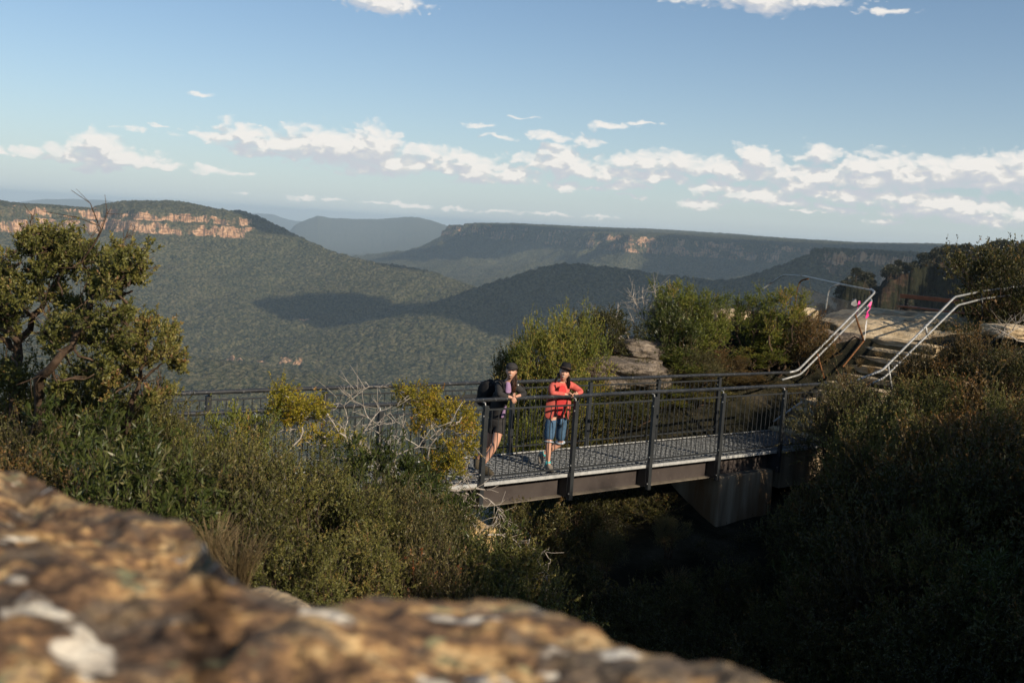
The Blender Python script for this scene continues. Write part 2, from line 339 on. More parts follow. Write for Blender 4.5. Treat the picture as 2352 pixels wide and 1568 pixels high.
def dens(off, det=7.):
    p = t.n('ShaderNodeVectorMath', {0: P0, 1: off}, operation='ADD').outputs[0]
    nz = t.n('ShaderNodeTexNoise', {'Vector': t.n('ShaderNodeMapping', {'Vector': p, 'Scale': (1, 1.9, 1)}).outputs[0], 'Scale': 38., 'Detail': det, 'Roughness': .54})
    wv = t.n('ShaderNodeVectorMath', {0: nz.outputs['Color'], 1: (.5, .5, .5)}, operation='SUBTRACT').outputs[0]
    wv = t.n('ShaderNodeVectorMath', {0: wv, 1: (.034, .018, 0)}, operation='MULTIPLY').outputs[0]
    p2 = t.n('ShaderNodeVectorMath', {0: p, 1: wv}, operation='ADD').outputs[0]
    gn = t.n('ShaderNodeGroup', node_tree=g) if False else t.t.nodes.new('ShaderNodeGroup')
    gn.node_tree = g; t.t.links.new(p2, gn.inputs[0])
    bil = t.n('ShaderNodeTexVoronoi', {'Vector': t.n('ShaderNodeMapping', {'Vector': p2, 'Scale': (1, 1.5, 1)}).outputs[0], 'Scale': 125.}, feature='SMOOTH_F1').outputs['Distance']
    n2 = t.math('MULTIPLY', t.math('SUBTRACT', nz.outputs['Fac'], .5), .95)
    d = t.math('ADD', gn.outputs[0], n2)
    return t.math('SUBTRACT', d, t.math('MULTIPLY', t.math('SUBTRACT', bil, .12), .85))
d0 = dens((0, 0, 0), 9.); d1 = dens((.0035, .0105, 0), 5.)
alpha = t.ramp(d0, [(.0, (0, 0, 0)), (.12, (.20, .20, .20)), (.34, (.72, .72, .72)), (.65, (1, 1, 1))])
lit = t.math('SUBTRACT', d0, d1)
lit = t.math('ADD', t.math('MULTIPLY', lit, 1.35), .52, clamp=True)
core = t.math('MULTIPLY', t.math('MAXIMUM', d1, 0.), .35)
lit = t.math('SUBTRACT', lit, core, clamp=True)
cc = t.ramp(lit, [(.0, (5.9, 6.1, 6.6)), (.35, (6.5, 6.6, 6.8)), (.6, (7.4, 7.25, 7.05)), (.85, (9.2, 8.8, 8.3))])
mixed = t.mix(t.math('MULTIPLY', alpha, .93), skyc, cc)
bg = t.n('ShaderNodeBackground', {'Color': mixed, 'Strength': .094}).outputs[0]
bg0 = t.n('ShaderNodeBackground', {'Color': skyc, 'Strength': .094}).outputs[0]
band = t.math('MULTIPLY', t.math('LESS_THAN', t.math('ABSOLUTE', az_), .62), t.math('LESS_THAN', t.math('ABSOLUTE', t.math('SUBTRACT', el_, .115)), .145))
mxs = t.n('ShaderNodeMixShader', {0: band, 1: bg0, 2: bg}).outputs[0]
wo = t.n('ShaderNodeOutputWorld'); t.t.links.new(mxs, wo.inputs[0])
w.cycles.sampling_method = 'MANUAL'; w.cycles.sample_map_resolution = 512

# ------------------------------------------------------------------ haze
hz = MB().box(-26000, 26000, -700, 34000, -620, 108)
t = NT('haze'); pv = t.n('ShaderNodeVolumePrincipled', {'Color': (.66, .85, 1, 1), 'Density': 4.9e-5, 'Anisotropy': 0., 'Density Attribute': '', 'Temperature Attribute': '', 'Color Attribute': ''}).outputs[0]
hm = t.out(pv, 'Volume'); hm.cycles.homogeneous_volume = True; ho = hz.build('haze', hm); tag(ho, kind='stuff')
# ------------------------------------------------------------------ far land: one polar sheet from 90 m to 33 km
def seg_dist(X, Y, poly, closed=False):
    best = np.full(X.shape, 1e12); par = np.zeros(X.shape); n = len(poly)
    for i in range(n if closed else n-1):
        ax, ay = poly[i][:2]; bx, by = poly[(i+1) % n][:2]; dx, dy = bx-ax, by-ay
        tt = np.clip(((X-ax)*dx+(Y-ay)*dy)/(dx*dx+dy*dy), 0, 1); d = np.hypot(X-ax-tt*dx, Y-ay-tt*dy)
        m = d < best; best = np.where(m, d, best); par = np.where(m, i+tt, par)
    return best, par
def inside(X, Y, poly):
    c = np.zeros(X.shape, bool); n = len(poly)
    for i in range(n):
        x1, y1 = poly[i][:2]; x2, y2 = poly[(i+1) % n][:2]
        if y1 == y2: continue
        c ^= ((y1 > Y) != (y2 > Y)) & (X < (x2-x1)*(Y-y1)/(y2-y1)+x1)
    return c
def pol(azd, r): return (math.sin(R(azd))*r, math.cos(R(azd))*r)
def px2(px, r, lift_px):               # plan point under view column px at range r, height from pixels above the horizon
    a = math.degrees(azel(px, 520+.0647*(px-1176))[0]); return (*pol(a, r), CH+lift_px/FPX*r)
FLOOR = -500.
def mesa(X, Y, poly, ztop, rim_drop, rim_w, hc, L, warp=1.):
    d, _ = seg_dist(X, Y, poly, True); d = np.where(inside(X, Y, poly), -d, d)
    wn = fbm(X/420, Y/420, 0, 4, 5)*150*warp+fbm(X/90, Y/90, 0, 2, 9)*22*warp
    ang = np.abs(fbm(X/230, Y/230, 0, 2, 31))*130*warp
    d = d+wn+ang-40*warp
    top = ztop-rim_drop*np.exp(np.minimum(d, 0)/rim_w)
    if ztop > 50: top = top+fbm(X/1300, Y/1300, 0, 3, 15)*34*sstep(0, 500, -d)+12*np.exp(-((X+60)/350)**2)
    st = .42*sstep(0, 10, d)+.06*sstep(10, 34, d)+.52*sstep(34, 46, d)
    z = top-hc*st
    dd = np.maximum(d-46, 0)
    z = np.where(d > 46, FLOOR+(ztop-rim_drop-hc-FLOOR)*(np.exp(-dd/L)), z)
    cl = sstep(-4, 2, d)*(1-sstep(46, 60, d))*(1-.75*sstep(10, 14, d)*(1-sstep(30, 34, d)))
    return z, cl, d
def ridge(X, Y, pts, L, power=1.15):
    d, par = seg_dist(X, Y, pts); zt = np.interp(par, np.arange(len(pts)), [p[2] for p in pts])
    return FLOOR+(zt-FLOOR)*np.exp(-(d/L)**power)
MES = [
 ([pol(-44, 4300), pol(-30, 4500), pol(-25.5, 4650), pol(-24.4, 4750), pol(-24.4, 5200), pol(-27, 6800), pol(-44, 6800)], -8, 40, 260, 95, 800, .5),
 ([pol(-26, 4700), pol(-23, 4720), pol(-21.6, 4800), pol(-21.4, 5100), pol(-23, 5600), pol(-26, 5600)], -34, 6, 200, 95, 800, .4),
 ([pol(-21.3, 4900), pol(-19.5, 4650), pol(-17, 4650), pol(-15.0, 4700), pol(-14.3, 4950), pol(-16, 6000), pol(-21, 6000)], 30, 62, 190, 85, 820, .75),
 ([pol(-2.6, 8500), pol(-1.2, 8200), pol(1.5, 8000), pol(4.5, 7200), pol(6.0, 6500), pol(8.6, 6400), pol(11, 6700), pol(14, 6300), pol(18, 6000), pol(24, 5600), pol(40, 5500), pol(40, 15000), pol(2, 13000), pol(-1.5, 10500)], 62, 66, 900, 100, 1000, 1.3),
 ([pol(15.6, 3500), pol(16.5, 3380), pol(18.3, 3380), pol(20.5, 3300), pol(24, 3200), pol(40, 3000), pol(40, 4400), pol(17, 4200)], 3, 8, 200, 105, 520, .45),
 ([pol(-3.9, 9100), pol(-3.3, 8950), pol(-2.8, 8900), pol(-2.6, 9300), pol(-3.6, 9400)], -12, 10, 90, 100, 700, .2),
]
RID = [
 ([px2(545, 5000, -2), px2(590, 4900, -12), px2(640, 4850, -31), px2(700, 4800, -57), px2(760, 4700, -80), px2(860, 4550, -101), px2(930, 4500, -105), px2(1000, 4450, -114), px2(1050, 4400, -130), px2(1110, 4300, -150), px2(1180, 4200, -190)], 950, 1.05),
 ([px2(1060, 3500, -175), px2(1110, 3600, -142), px2(1250, 3600, -87), px2(1300, 3600, -75), px2(1340, 3600, -74), px2(1420, 3600, -78), px2(1540, 3600, -86), px2(1640, 3550, -92), px2(1720, 3450, -79), px2(1800, 3400, -44), px2(1860, 3400, -20)], 560, 1.15),
 ([px2(150, 2600, -300), px2(420, 2500, -330), px2(700, 2400, -360)], 500, 1.3),
 ([px2(650, 18000, -60), px2(680, 18000, -28), px2(730, 18000, -7), px2(760, 18000, -11), px2(800, 18000, -8), px2(880, 18000, -1), px2(930, 18000, 8), px2(960, 18000, 6), px2(1000, 18000, -3), px2(1045, 18000, -16), px2(1120, 18000, -30), px2(1250, 18000, -50)], 1700, 1.3),
 ([px2(380, 29000, -14), px2(560, 29000, -10), px2(595, 29000, -5), px2(625, 29000, -6), px2(660, 29000, -14), px2(700, 29000, -18), px2(900, 29000, -30)], 2500, 1.4),
 ([px2(180, 27000, -3), px2(240, 27000, -2), px2(300, 27000, -6)], 2500, 1.4),
]
AZ = np.radians(np.linspace(-37, 37, 980))
RR = np.concatenate([np.geomspace(90, 1100, 110)[:-1], np.geomspace(1100, 3100, 190)[:-1], np.linspace(3100, 5300, 330)[:-1], np.linspace(5300, 6900, 170)[:-1], np.linspace(6900, 9600, 150)[:-1], np.geomspace(9600, 33000, 130)])
A2, R2 = np.meshgrid(AZ, RR)
X = np.sin(A2)*R2; Y = np.cos(A2)*R2
Z = FLOOR+fbm(X/900, Y/900, 0, 4, 3)*45+fbm(X/260, Y/260, 0, 3, 8)*14
CL = np.zeros_like(Z)
for args in RID:
    z = ridge(X, Y, *args)
    gul = np.abs(fbm(X/380+3, Y/380, 0, 3, 71))
    Z = np.maximum(Z, z-gul*70*np.clip((z-FLOOR)/300, 0, 1)*np.exp(-np.maximum(0, z+20-z)/1))if args[1] < 1000 and R2.max() > 0 and len(args[0]) > 3 and args[0][0][1] < 10000 else np.maximum(Z, z)
Z = Z+np.where(R2 > 14000, fbm(X/1100, Y/1100, 0, 4, 88)*70*np.clip((Z-FLOOR)/400, 0, 1), 0)
for (poly, *a) in MES:
    z, cl, d = mesa(X, Y, poly, *a)
    gul = np.abs(fbm(X/300+9, Y/300, 0, 3, 51))*np.clip((d-60)/200, 0, 1)*np.exp(-np.maximum(d-60, 0)/1200)*75
    z = z-gul
    CL = np.where(z > Z, cl, CL); Z = np.maximum(Z, z)
# foot of the plateau under the lookout
Z = np.maximum(Z, FLOOR+300*np.exp(-(R2-90)/420))
# small bluff on the floor, lower left
for (pxb, pyb, rad) in ((545, 874, 90), (628, 868, 100), (706, 803, 50)):
    c = atz(pxb, pyb, -470); dd = np.hypot((X-c[0])/1.6, Y-c[1])+fbm(X/60, Y/60, 0, 3, 4)*60
    Z = Z+.32*rad*(1-sstep(0, rad, dd)); CL = np.maximum(CL, .6*(sstep(.25, .5, dd/rad)*(1-sstep(.6, .8, dd/rad)))*(Y < c[1]))
SL = np.gradient(Z, axis=0)/np.maximum(1, np.gradient(R2, axis=0))
can = (vnoise(X/11, Y/11, 0, 21)-.5)*11+(vnoise(X/5.5, Y/5.5, 0, 22)-.5)*7
Z = Z+can*(1-CL*.85)*sstep(300, 1500, R2)
crag = fbm(X/16, Y/16, Z/40, 3, 77)*9
Rr = R2+crag*CL; X = np.sin(A2)*Rr; Y = np.cos(A2)*Rr
na, nr = len(AZ), len(RR)
I = np.arange(na*nr).reshape(nr, na)
F = np.stack([I[:-1, :-1], I[:-1, 1:], I[1:, 1:], I[1:, :-1]], -1).reshape(-1, 4)
def far_mat():
    t = NT('valley'); v = t.pos(); a = t.n('ShaderNodeAttribute', attribute_name='cliff').outputs['Fac']
    vor = t.n('ShaderNodeTexVoronoi', {'Vector': v, 'Scale': .075, 'Randomness': 1.}, feature='F1')
    big = t.noise(v, .0028, 5, .6); mid = t.noise(v, .016, 4, .6); fine = t.noise(v, .13, 3, .6)
    f = t.math('ADD', t.math('MULTIPLY', fine, .75), t.math('ADD', t.math('MULTIPLY', mid, .20), t.math('MULTIPLY', big, .15)))
    f = t.math('SUBTRACT', f, t.math('MULTIPLY', t.math('SUBTRACT', vor.outputs['Distance'], .45), .26))  # darker between crowns: canopy shade put into the colour
    forest = t.ramp(f, [(.40, (.016, .023, .015)), (.49, (.045, .050, .026)), (.56, (.076, .075, .039)), (.66, (.125, .110, .064))])
    vs = t.pos((.02, .02, .11)); strata = t.noise(vs, 1., 5, .6)
    stk = t.noise(t.pos((.045, .045, .006)), 1., 4, .6)
    rock = t.ramp(strata, [(.32, (.18, .105, .065)), (.46, (.48, .265, .145)), (.55, (.62, .39, .23)), (.68, (.36, .21, .125))])
    rock = t.mix(t.ramp(stk, [(.54, (0, 0, 0)), (.62, (1, 1, 1))]), rock, (.10, .075, .06))
    rock = t.mix(t.ramp(t.noise(t.pos((.14, .14, .012)), 1., 3, .6), [(.49, (0, 0, 0)), (.56, (.85, .85, .85))]), rock, (.14, .085, .055))
    pn = t.noise(t.pos((.012, .012, .018)), 1., 4, .65)
    k = t.math('SUBTRACT', a, t.math('MULTIPLY', t.ramp(pn, [(.42, (0, 0, 0)), (.54, (1, 1, 1))]), .66), clamp=True)
    k = t.ramp(k, [(.32, (0, 0, 0)), (.5, (1, 1, 1))])
    c = t.mix(k, forest, rock)
    hb = t.math('ADD', t.math('MULTIPLY', vor.outputs['Distance'], -6.), t.math('MULTIPLY', fine, 9.))
    return t.out(bsdf(t, c, .95, 0, .05, hb, .9, 1.2))
me = npmesh('valley', np.stack([X, Y, Z], -1).reshape(-1, 3), F, {'cliff': CL.ravel()})
vo = link('valley', me, far_mat(), None, True); tag(vo, kind='structure')

# near bluff to the right, 600 m off, in its own shade
def bluff():
    az = np.radians(np.linspace(15.2, 40, 520)); rr = np.concatenate([np.geomspace(330, 560, 60)[:-1], np.linspace(560, 700, 120)[:-1], np.geomspace(700, 1500, 60)])
    A, Q = np.meshgrid(az, rr); X = np.sin(A)*Q; Y = np.cos(A)*Q
    cols = [(1925, -150), (1945, -78), (1958, -62), (1985, -56), (2003, -70), (2018, -105), (2030, -66), (2046, -48), (2075, -38), (2093, -36), (2102, -22), (2125, -12), (2150, -4), (2250, 8), (2352, 22), (2700, 34)]
    ca = [azel(p, 600)[0] for p, _ in cols]; cz = [c/FPX*600+CH-3 for _, c in cols]
    zt = np.interp(A, ca, cz)
    n = fbm(X/40, Y/40, 0, 3, 12)*22
    front = 585+20*np.sin(A*37)+n
    back = 640+np.interp(A, [R(17), R(20.6), R(22), R(40)], [0, 10, 120, 800])+n
    k = sstep(0, 14, Q-front)*(1-sstep(0, 30, Q-back))
    kk = .35*sstep(0, 5, Q-front)+.65*sstep(7, 14, Q-front); k = np.minimum(k, kk*(1-sstep(0, 30, Q-back)))
    base = -150-((A < R(17.6))*60)
    Z = base+(zt-base)*k+fbm(X/9, Y/9, 0, 3, 40)*3
    Q2 = Q+fbm(X/6, Y/6, Z/9, 3, 43)*5; X = np.sin(A)*Q2; Y = np.cos(A)*Q2
    Z = Z-(1-sstep(330, 420, Q))*160
    nr, na = A.shape; I = np.arange(na*nr).reshape(nr, na)
    F = np.stack([I[:-1, :-1], I[:-1, 1:], I[1:, 1:], I[1:, :-1]], -1).reshape(-1, 4)
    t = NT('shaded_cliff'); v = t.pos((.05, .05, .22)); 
    rock = t.ramp(t.noise(v, 1.5, 6, .65), [(.35, (.022, .017, .014)), (.5, (.055, .036, .025)), (.64, (.10, .065, .042))])  # rock tones darkened, so part of the bluff's shade is colour
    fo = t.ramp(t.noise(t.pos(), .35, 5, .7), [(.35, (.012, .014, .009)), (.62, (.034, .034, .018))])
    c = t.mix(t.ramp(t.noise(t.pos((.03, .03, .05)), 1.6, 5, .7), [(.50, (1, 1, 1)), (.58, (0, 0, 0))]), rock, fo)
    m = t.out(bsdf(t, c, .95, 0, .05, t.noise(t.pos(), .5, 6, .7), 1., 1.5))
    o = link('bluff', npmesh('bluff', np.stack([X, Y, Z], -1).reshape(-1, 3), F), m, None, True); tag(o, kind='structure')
    # its wood
    sel = (k > .9) & (Q < 720); xs, ys, zs = X[sel], Y[sel], Z[sel]
    sel2 = (k > .12) & (k <= .9); xs2, ys2, zs2 = X[sel2], Y[sel2], Z[sel2]
    r = np.random.default_rng(4)
    i1 = r.choice(len(xs), 620); i2 = r.choice(len(xs2), 420)
    cx = np.concatenate([xs[i1], xs2[i2]]); cy = np.concatenate([ys[i1], ys2[i2]]); cz_ = np.concatenate([zs[i1], zs2[i2]])
    rad = r.uniform(1.4, 3.6, len(cx)); hh = np.concatenate([r.uniform(1.5, 6.5, 620), r.uniform(.5, 2.5, 420)])
    K = 230; u = r.normal(size=(len(cx), K, 3)); u /= np.linalg.norm(u, axis=2, keepdims=True)
    rr_ = r.uniform(.45, 1, (len(cx), K, 1))
    cen = np.stack([cx, cy, cz_+hh], -1)[:, None, :]
    P = (cen+u*rr_*rad[:, None, None]*np.array([1, 1, .62])).reshape(-1, 3)
    D = (u+r.normal(size=u.shape)*.6).reshape(-1, 3)
    tint = np.clip(r.uniform(.1, .9, (len(cx), 1))+r.normal(size=(len(cx), K))*.2, 0, 1).ravel()
    return P, D, tint, cx, cy, cz_, hh
BL = bluff()
def leaf_arrays(P, D, L, W, r=rng):
    D = D/(np.linalg.norm(D, axis=1, keepdims=True)+1e-9)
    S = np.cross(D, r.normal(size=D.shape)); S /= np.linalg.norm(S, axis=1, keepdims=True)+1e-9
    L = np.broadcast_to(L, len(P))[:, None]; W = np.broadcast_to(W, len(P))[:, None]
    V = np.stack([P, P+D*L*.45+S*W*.5, P+D*L, P+D*L*.45-S*W*.5], 1).reshape(-1, 3)
    return V, np.arange(len(V)).reshape(-1, 4)
def tube_arrays(P0, P1, r0, r1, sides=3):
    d = P1-P0; ln = np.linalg.norm(d, axis=1, keepdims=True)+1e-9; d = d/ln
    up = np.where(np.abs(d[:, 2:]) < .9, np.array([[0, 0, 1.]]), np.array([[1., 0, 0]]))
    a = np.cross(d, up); a /= np.linalg.norm(a, axis=1, keepdims=True)+1e-9; b = np.cross(a, d)
    th = np.arange(sides)*2*math.pi/sides; ct = np.cos(th)[None, :, None]; sn_ = np.sin(th)[None, :, None]
    ring = a[:, None]*ct+b[:, None]*sn_
    r0 = np.broadcast_to(r0, len(P0)); r1 = np.broadcast_to(r1, len(P0))
    V = np.stack([P0[:, None]+ring*r0[:, None, None], P1[:, None]+ring*r1[:, None, None]], 1).reshape(-1, 3)
    n = len(P0); base = (np.arange(n)*2*sides)[:, None]; k = np.arange(sides)[None]; k2 = (k+1) % sides
    F = np.stack([base+k, base+k2, base+sides+k2, base+sides+k], -1).reshape(-1, 4)
    return V, F
P, D, tn, cx, cy, cz_, hh = BL
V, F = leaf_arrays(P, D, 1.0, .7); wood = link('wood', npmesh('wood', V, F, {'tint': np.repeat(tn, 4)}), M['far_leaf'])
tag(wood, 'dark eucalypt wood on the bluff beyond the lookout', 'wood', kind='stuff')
V, F = tube_arrays(np.stack([cx, cy, cz_-2], -1), np.stack([cx+.3, cy, cz_+hh], -1), .22, .1, 4)
link('trunk', npmesh('trunk', V, F), M['bark'], wood)

# three small clouds high above the valley, out of the picture, whose shadows lie on the forest and the middle ridge
def cloud_over(px, py, rng_, sx_, sy_, alt, seed, extra=()):
    c = at(px, py, rng_); zg = c[2]; k = (alt-zg)/SD.z
    ctr = Vector(c)+SD*k
    bm = bmesh.new(); bmesh.ops.create_icosphere(bm, subdivisions=5, radius=1)
    vs = np.array([v.co[:] for v in bm.verts])
    nz = 1+.55*fbm(vs[:, 0]*1.7+seed, vs[:, 1]*1.7, vs[:, 2]*1.7+5, 4, seed)
    ca, sa = math.cos(-.6), math.sin(-.6)
    for v, q in zip(bm.verts, nz):
        x, y, z = v.co*float(q); x *= sx_; y *= sy_; z *= 160 if z > 0 else 40
        v.co = (x, y, z)
    me = bpy.data.meshes.new('cloud'); bm.to_mesh(me); bm.free()
    o = link('cloud', me, M['cloud'], None, True); o.location = ctr
    return o
t = NT('cloud'); M['cloud'] = t.out(bsdf(t, (.9, .9, .9), 1, 0, 0))
CL_SPEC = [  # view point of the shadow, its range, size across the sun and along it, altitude
 (775, 735, 5200, 250, 330, 1500, 3), (645, 800, 4100, 230, 200, 1500, 5), (400, 706, 5400, 260, 130, 1500, 8),
 (1390, 655, 3550, 470, 430, 1500, 11), (1600, 680, 3350, 560, 460, 1500, 13), (1250, 690, 3450, 230, 210, 1500, 19), (1200, 545, 8000, 700, 500, 1900, 31), (1720, 560, 6300, 420, 400, 1800, 37), (1820, 570, 6100, 560, 420, 1800, 39), (2050, 590, 5800, 500, 420, 1800, 41), (1900, 640, 3200, 400, 300, 1500, 23), (1750, 640, 3300, 430, 350, 1600, 27)]
CLOUD_OBJ = [cloud_over(*a) for a in CL_SPEC]
for o, (px, *_r) in zip(CLOUD_OBJ, CL_SPEC):
    tag(o, kind='structure')
# ------------------------------------------------------------------ near ground
GP = np.array([(-9,3,1.6),(-6,3,1.3),(-3,3,1.2),(-6,6,1.0),(-3,6,.75),(-1,6,.3),(.2,6,-.8),(-6,9,.5),(-3,9,.5),(-1.2,9,.3),(-.2,9,-.5),(.7,9,-2.2),(-9,12,0),(-6,12,-.1),(-4,12,-.2),(-1.5,12.3,-.4),(-.5,12.8,-.6),(.5,12.6,-2.0),
 (-1,14.4,-.62),(-.35,14.4,-.68),(.5,14.6,-2.2),(-5,15,-1.2),(-2,17,-2.4),(-8,14,-.6),(-12,12,0),(-10,18,-6),(-6,20,-8),(-1,20,-4),(.8,20,-1.6),(2,20,-.3),(2,22,.6),(.8,19,-1.6),(-.5,22,-3),(5,24,1.65),(3,23,1.15),(4,27,1.4),(7,26,1.78),(8,24.2,1.72),(9,24,1.7),(10,28,1.93),(8.5,28,1.9),(12,26,2.0),(9.6,22.6,1.6),(6.2,24.2,1.7),(6.5,22.3,.35),(4.6,22.4,.8),(7.6,22.8,1.0),(8.6,23,1.55),
 (2,12.5,-2.6),(2,15,-2.4),(3.4,17,-1.6),(4.3,17.8,-1.45),(5.3,18.5,-1.5),(6,17.2,-1.5),(5,15,-2.1),(4,12,-3),(1.5,9,-3.4),(4,8,-3.5),(6.6,12,-1.6),(7.2,14.5,-.7),(8,16.5,.1),(8.6,18.5,.6),(8.6,20.5,1.0),(7.4,20,.2),(6.9,20.6,-.2),(6.0,21.4,-.2),(5.4,21.9,-.1),(4.4,20.5,-.5),(5,19.3,-1.3),(6.2,19.6,-1.0),(11,12,0),(12,17,1.4),(11,20,1.8),(12,22,1.9),(15,15,1.9),(14,24,2.2),(18,26,2.4),(10,8,-1),
 (0,3,-1.0),(3,4,-3),(1.6,2.2,-1.5),(1,0,.8),(-2,1,1.4),(-6,0,2.2),(0,-4,2.3),(-6,-8,2.4),(4,-3,1.5),(5.5,1,-.5),(7,4,-1.2),
 (7.8,-1,5.4),(9.5,-4,6.2),(10.6,1.6,6.5),(13.4,4.8,6.8),(15.3,6.8,6.4),(17.3,9,5.3),(20,12,4.6),(15,-2,6.4),(20,2,6.4),(26,8,4.6),(10,-12,5),(24,18,4.5),(30,26,3.5),  # unseen rise on the right, heights shaped to shade the gully
 (11.5,31,1.0),(8,30.5,-1.5),(4,29.5,-3),(14,33,-3),(0,26,-5),(-6,26,-16),(0,32,-22),(10,40,-30),(20,36,-12),(30,40,-20),(-14,26,-22),(-20,16,-14),(-20,4,-2),(-14,6,.5),(-20,-10,2),(0,60,-80),(30,60,-60),(-30,50,-80),(-35,20,-45),(38,20,2),(38,-14,6)], float)
def rbf_fit():
    d = np.hypot(GP[:, None, 0]-GP[None, :, 0], GP[:, None, 1]-GP[None, :, 1]); n = len(GP)
    A = np.zeros((n+1, n+1)); A[:n, :n] = d; A[:n, n] = 1; A[n, :n] = 1
    return np.linalg.solve(A, np.append(GP[:, 2], 0))
RW = rbf_fit()
def gz(x, y, rough=True):
    x = np.atleast_1d(np.asarray(x, float)); y = np.atleast_1d(np.asarray(y, float)); out = np.full(x.shape, RW[-1])
    for (gx, gy, _), wt in zip(GP, RW[:-1]): out = out+wt*np.hypot(x-gx, y-gy)
    if rough: out = out+fbm(x/1.3, y/1.3, 0, 4, 61)*.16
    return out
def g1(x, y): return float(gz(x, y)[0])
xs = np.arange(-32, 38.01, .16); ys = np.arange(-14, 60.01, .16); GX, GY = np.meshgrid(xs, ys); GZ = gz(GX, GY)
plat = sstep(0, 1.2, GX-7.0)*sstep(0, 1., GY-23.5)*(1-sstep(11, 12, GX))
led = np.round((GZ+fbm(GX/2.2, GY/2.2, 0, 2, 9)*.12)/.09)*.09
GZ = GZ*(1-plat)+led*plat
nr, na = GX.shape; I = np.arange(nr*na).reshape(nr, na)
F = np.stack([I[:-1, :-1], I[:-1, 1:], I[1:, 1:], I[1:, :-1]], -1).reshape(-1, 4)
def ground_mat():
    t = NT('ground'); v = t.pos(); a = t.n('ShaderNodeAttribute', attribute_name='bare').outputs['Fac']
    s = t.ramp(t.noise(v, 1.4, 6, .65), [(.3, (.007, .008, .005)), (.45, (.018, .017, .010)), (.58, (.034, .030, .018)), (.72, (.06, .05, .035))])
    r = t.ramp(t.noise(t.pos((.7, 1.6, 3)), 1.3, 6, .62), [(.33, (.28, .20, .12)), (.46, (.46, .35, .21)), (.56, (.58, .47, .31)), (.68, (.40, .30, .19))])
    r = t.mix(t.ramp(t.noise(v, 3.2, 6, .7), [(.60, (0, 0, 0)), (.70, (1, 1, 1))]), r, (.13, .10, .075))
    k = t.ramp(t.math('ADD', a, t.math('MULTIPLY', t.math('SUBTRACT', t.noise(v, 1.2, 4), .5), .8)), [(.45, (0, 0, 0)), (.55, (1, 1, 1))])
    return t.out(bsdf(t, t.mix(k, s, r), .95, 0, .1, t.math('ADD', t.noise(v, 5, 6, .7), t.noise(t.pos((1, 1, 4)), 2, 4)), .8, .08))
go_ = link('ground', npmesh('ground', np.stack([GX, GY, GZ], -1).reshape(-1, 3), F, {'bare': plat.ravel()}), ground_mat(), None, True); tag(go_, kind='structure')

# ------------------------------------------------------------------ foreground rock the camera leans over
def foreground():
    sil = [(-900, 1030), (-300, 1050), (0, 1062), (60, 1085), (105, 1112), (130, 1125), (230, 1148), (400, 1188), (450, 1212), (488, 1270), (520, 1330), (600, 1378), (660, 1400), (760, 1402), (800, 1388), (850, 1362), (950, 1372), (1100, 1377), (1240, 1397), (1330, 1432), (1430, 1474), (1530, 1490), (1650, 1500), (1715, 1525), (1790, 1560), (1900, 1640), (2100, 1800), (2500, 2100)]
    pts = []
    for px, py in sil:
        v = ray(px, py)
        # meet the plane z = CH-.30-.13 y-.03 x
        tt = -.30/(v[2]+.13*v[1]+.03*v[0]); pts.append((v[0]*tt, v[1]*tt))
    a = np.array([math.atan2(x, y) for x, y in pts]); r = np.array([math.hypot(x, y) for x, y in pts])
    az = np.concatenate([np.radians(np.linspace(-75, 75, 900))]); re = np.interp(az, a, r); kk = np.exp(-np.linspace(-2, 2, 25)**2); re = np.convolve(np.pad(re, 12, 'edge'), kk/kk.sum(), 'valid')
    u = np.concatenate([np.linspace(.04, 1, 520), 1+np.geomspace(.003, 1.4, 120)])
    A, U_ = np.meshgrid(az, u); Re = np.interp(A, az, re); Q = Re*U_
    X = np.sin(A)*Q; Y = np.cos(A)*Q
    Z = CH-.30-.13*Y-.03*X
    inn = np.minimum(1, np.maximum(0, Re-Re*U_)/.16)
    b = fbm(X*2.6, Y*4.2, 0, 5, 100, .55)*.075+np.abs(fbm(X*6, Y*9, 0, 4, 101))*-.045
    led = np.sin((Y*6.5+X*1.2+fbm(X*2, Y*2, 0, 2, 6)*2.2))*.012
    pit = -.030*sstep(.35, .75, fbm(X*9, Y*12, 0, 3, 103))
    b = b+fbm(X*13, Y*17, 0, 4, 107)*.020+np.abs(fbm(X*22, Y*30, 0, 3, 108))*-.014
    Z = Z+(b+led+pit)*(.25+.75*inn)-.02*inn+fbm(X*30, Y*30, 0, 3, 104)*.005
    fall = np.maximum(0, Q-Re)
    Z = Z-fall*2.6-np.where(fall > 0, fall**.5*.05, 0)+fbm(X*4, Y*4, Z*4, 4, 105)*.05*sstep(0, .25, fall)
    Z = np.maximum(Z, .3-fall)
    nr, na = A.shape; I = np.arange(nr*na).reshape(nr, na)
    F = np.stack([I[:-1, :-1], I[:-1, 1:], I[1:, 1:], I[1:, :-1]], -1).reshape(-1, 4)
    o = link('rock', npmesh('rock', np.stack([X, Y, Z], -1).reshape(-1, 3), F), M['fore_rock'], None, True)
    tag(o, 'big blurred lichen-mottled orange sandstone boulder across the bottom foreground', 'rock')
foreground()

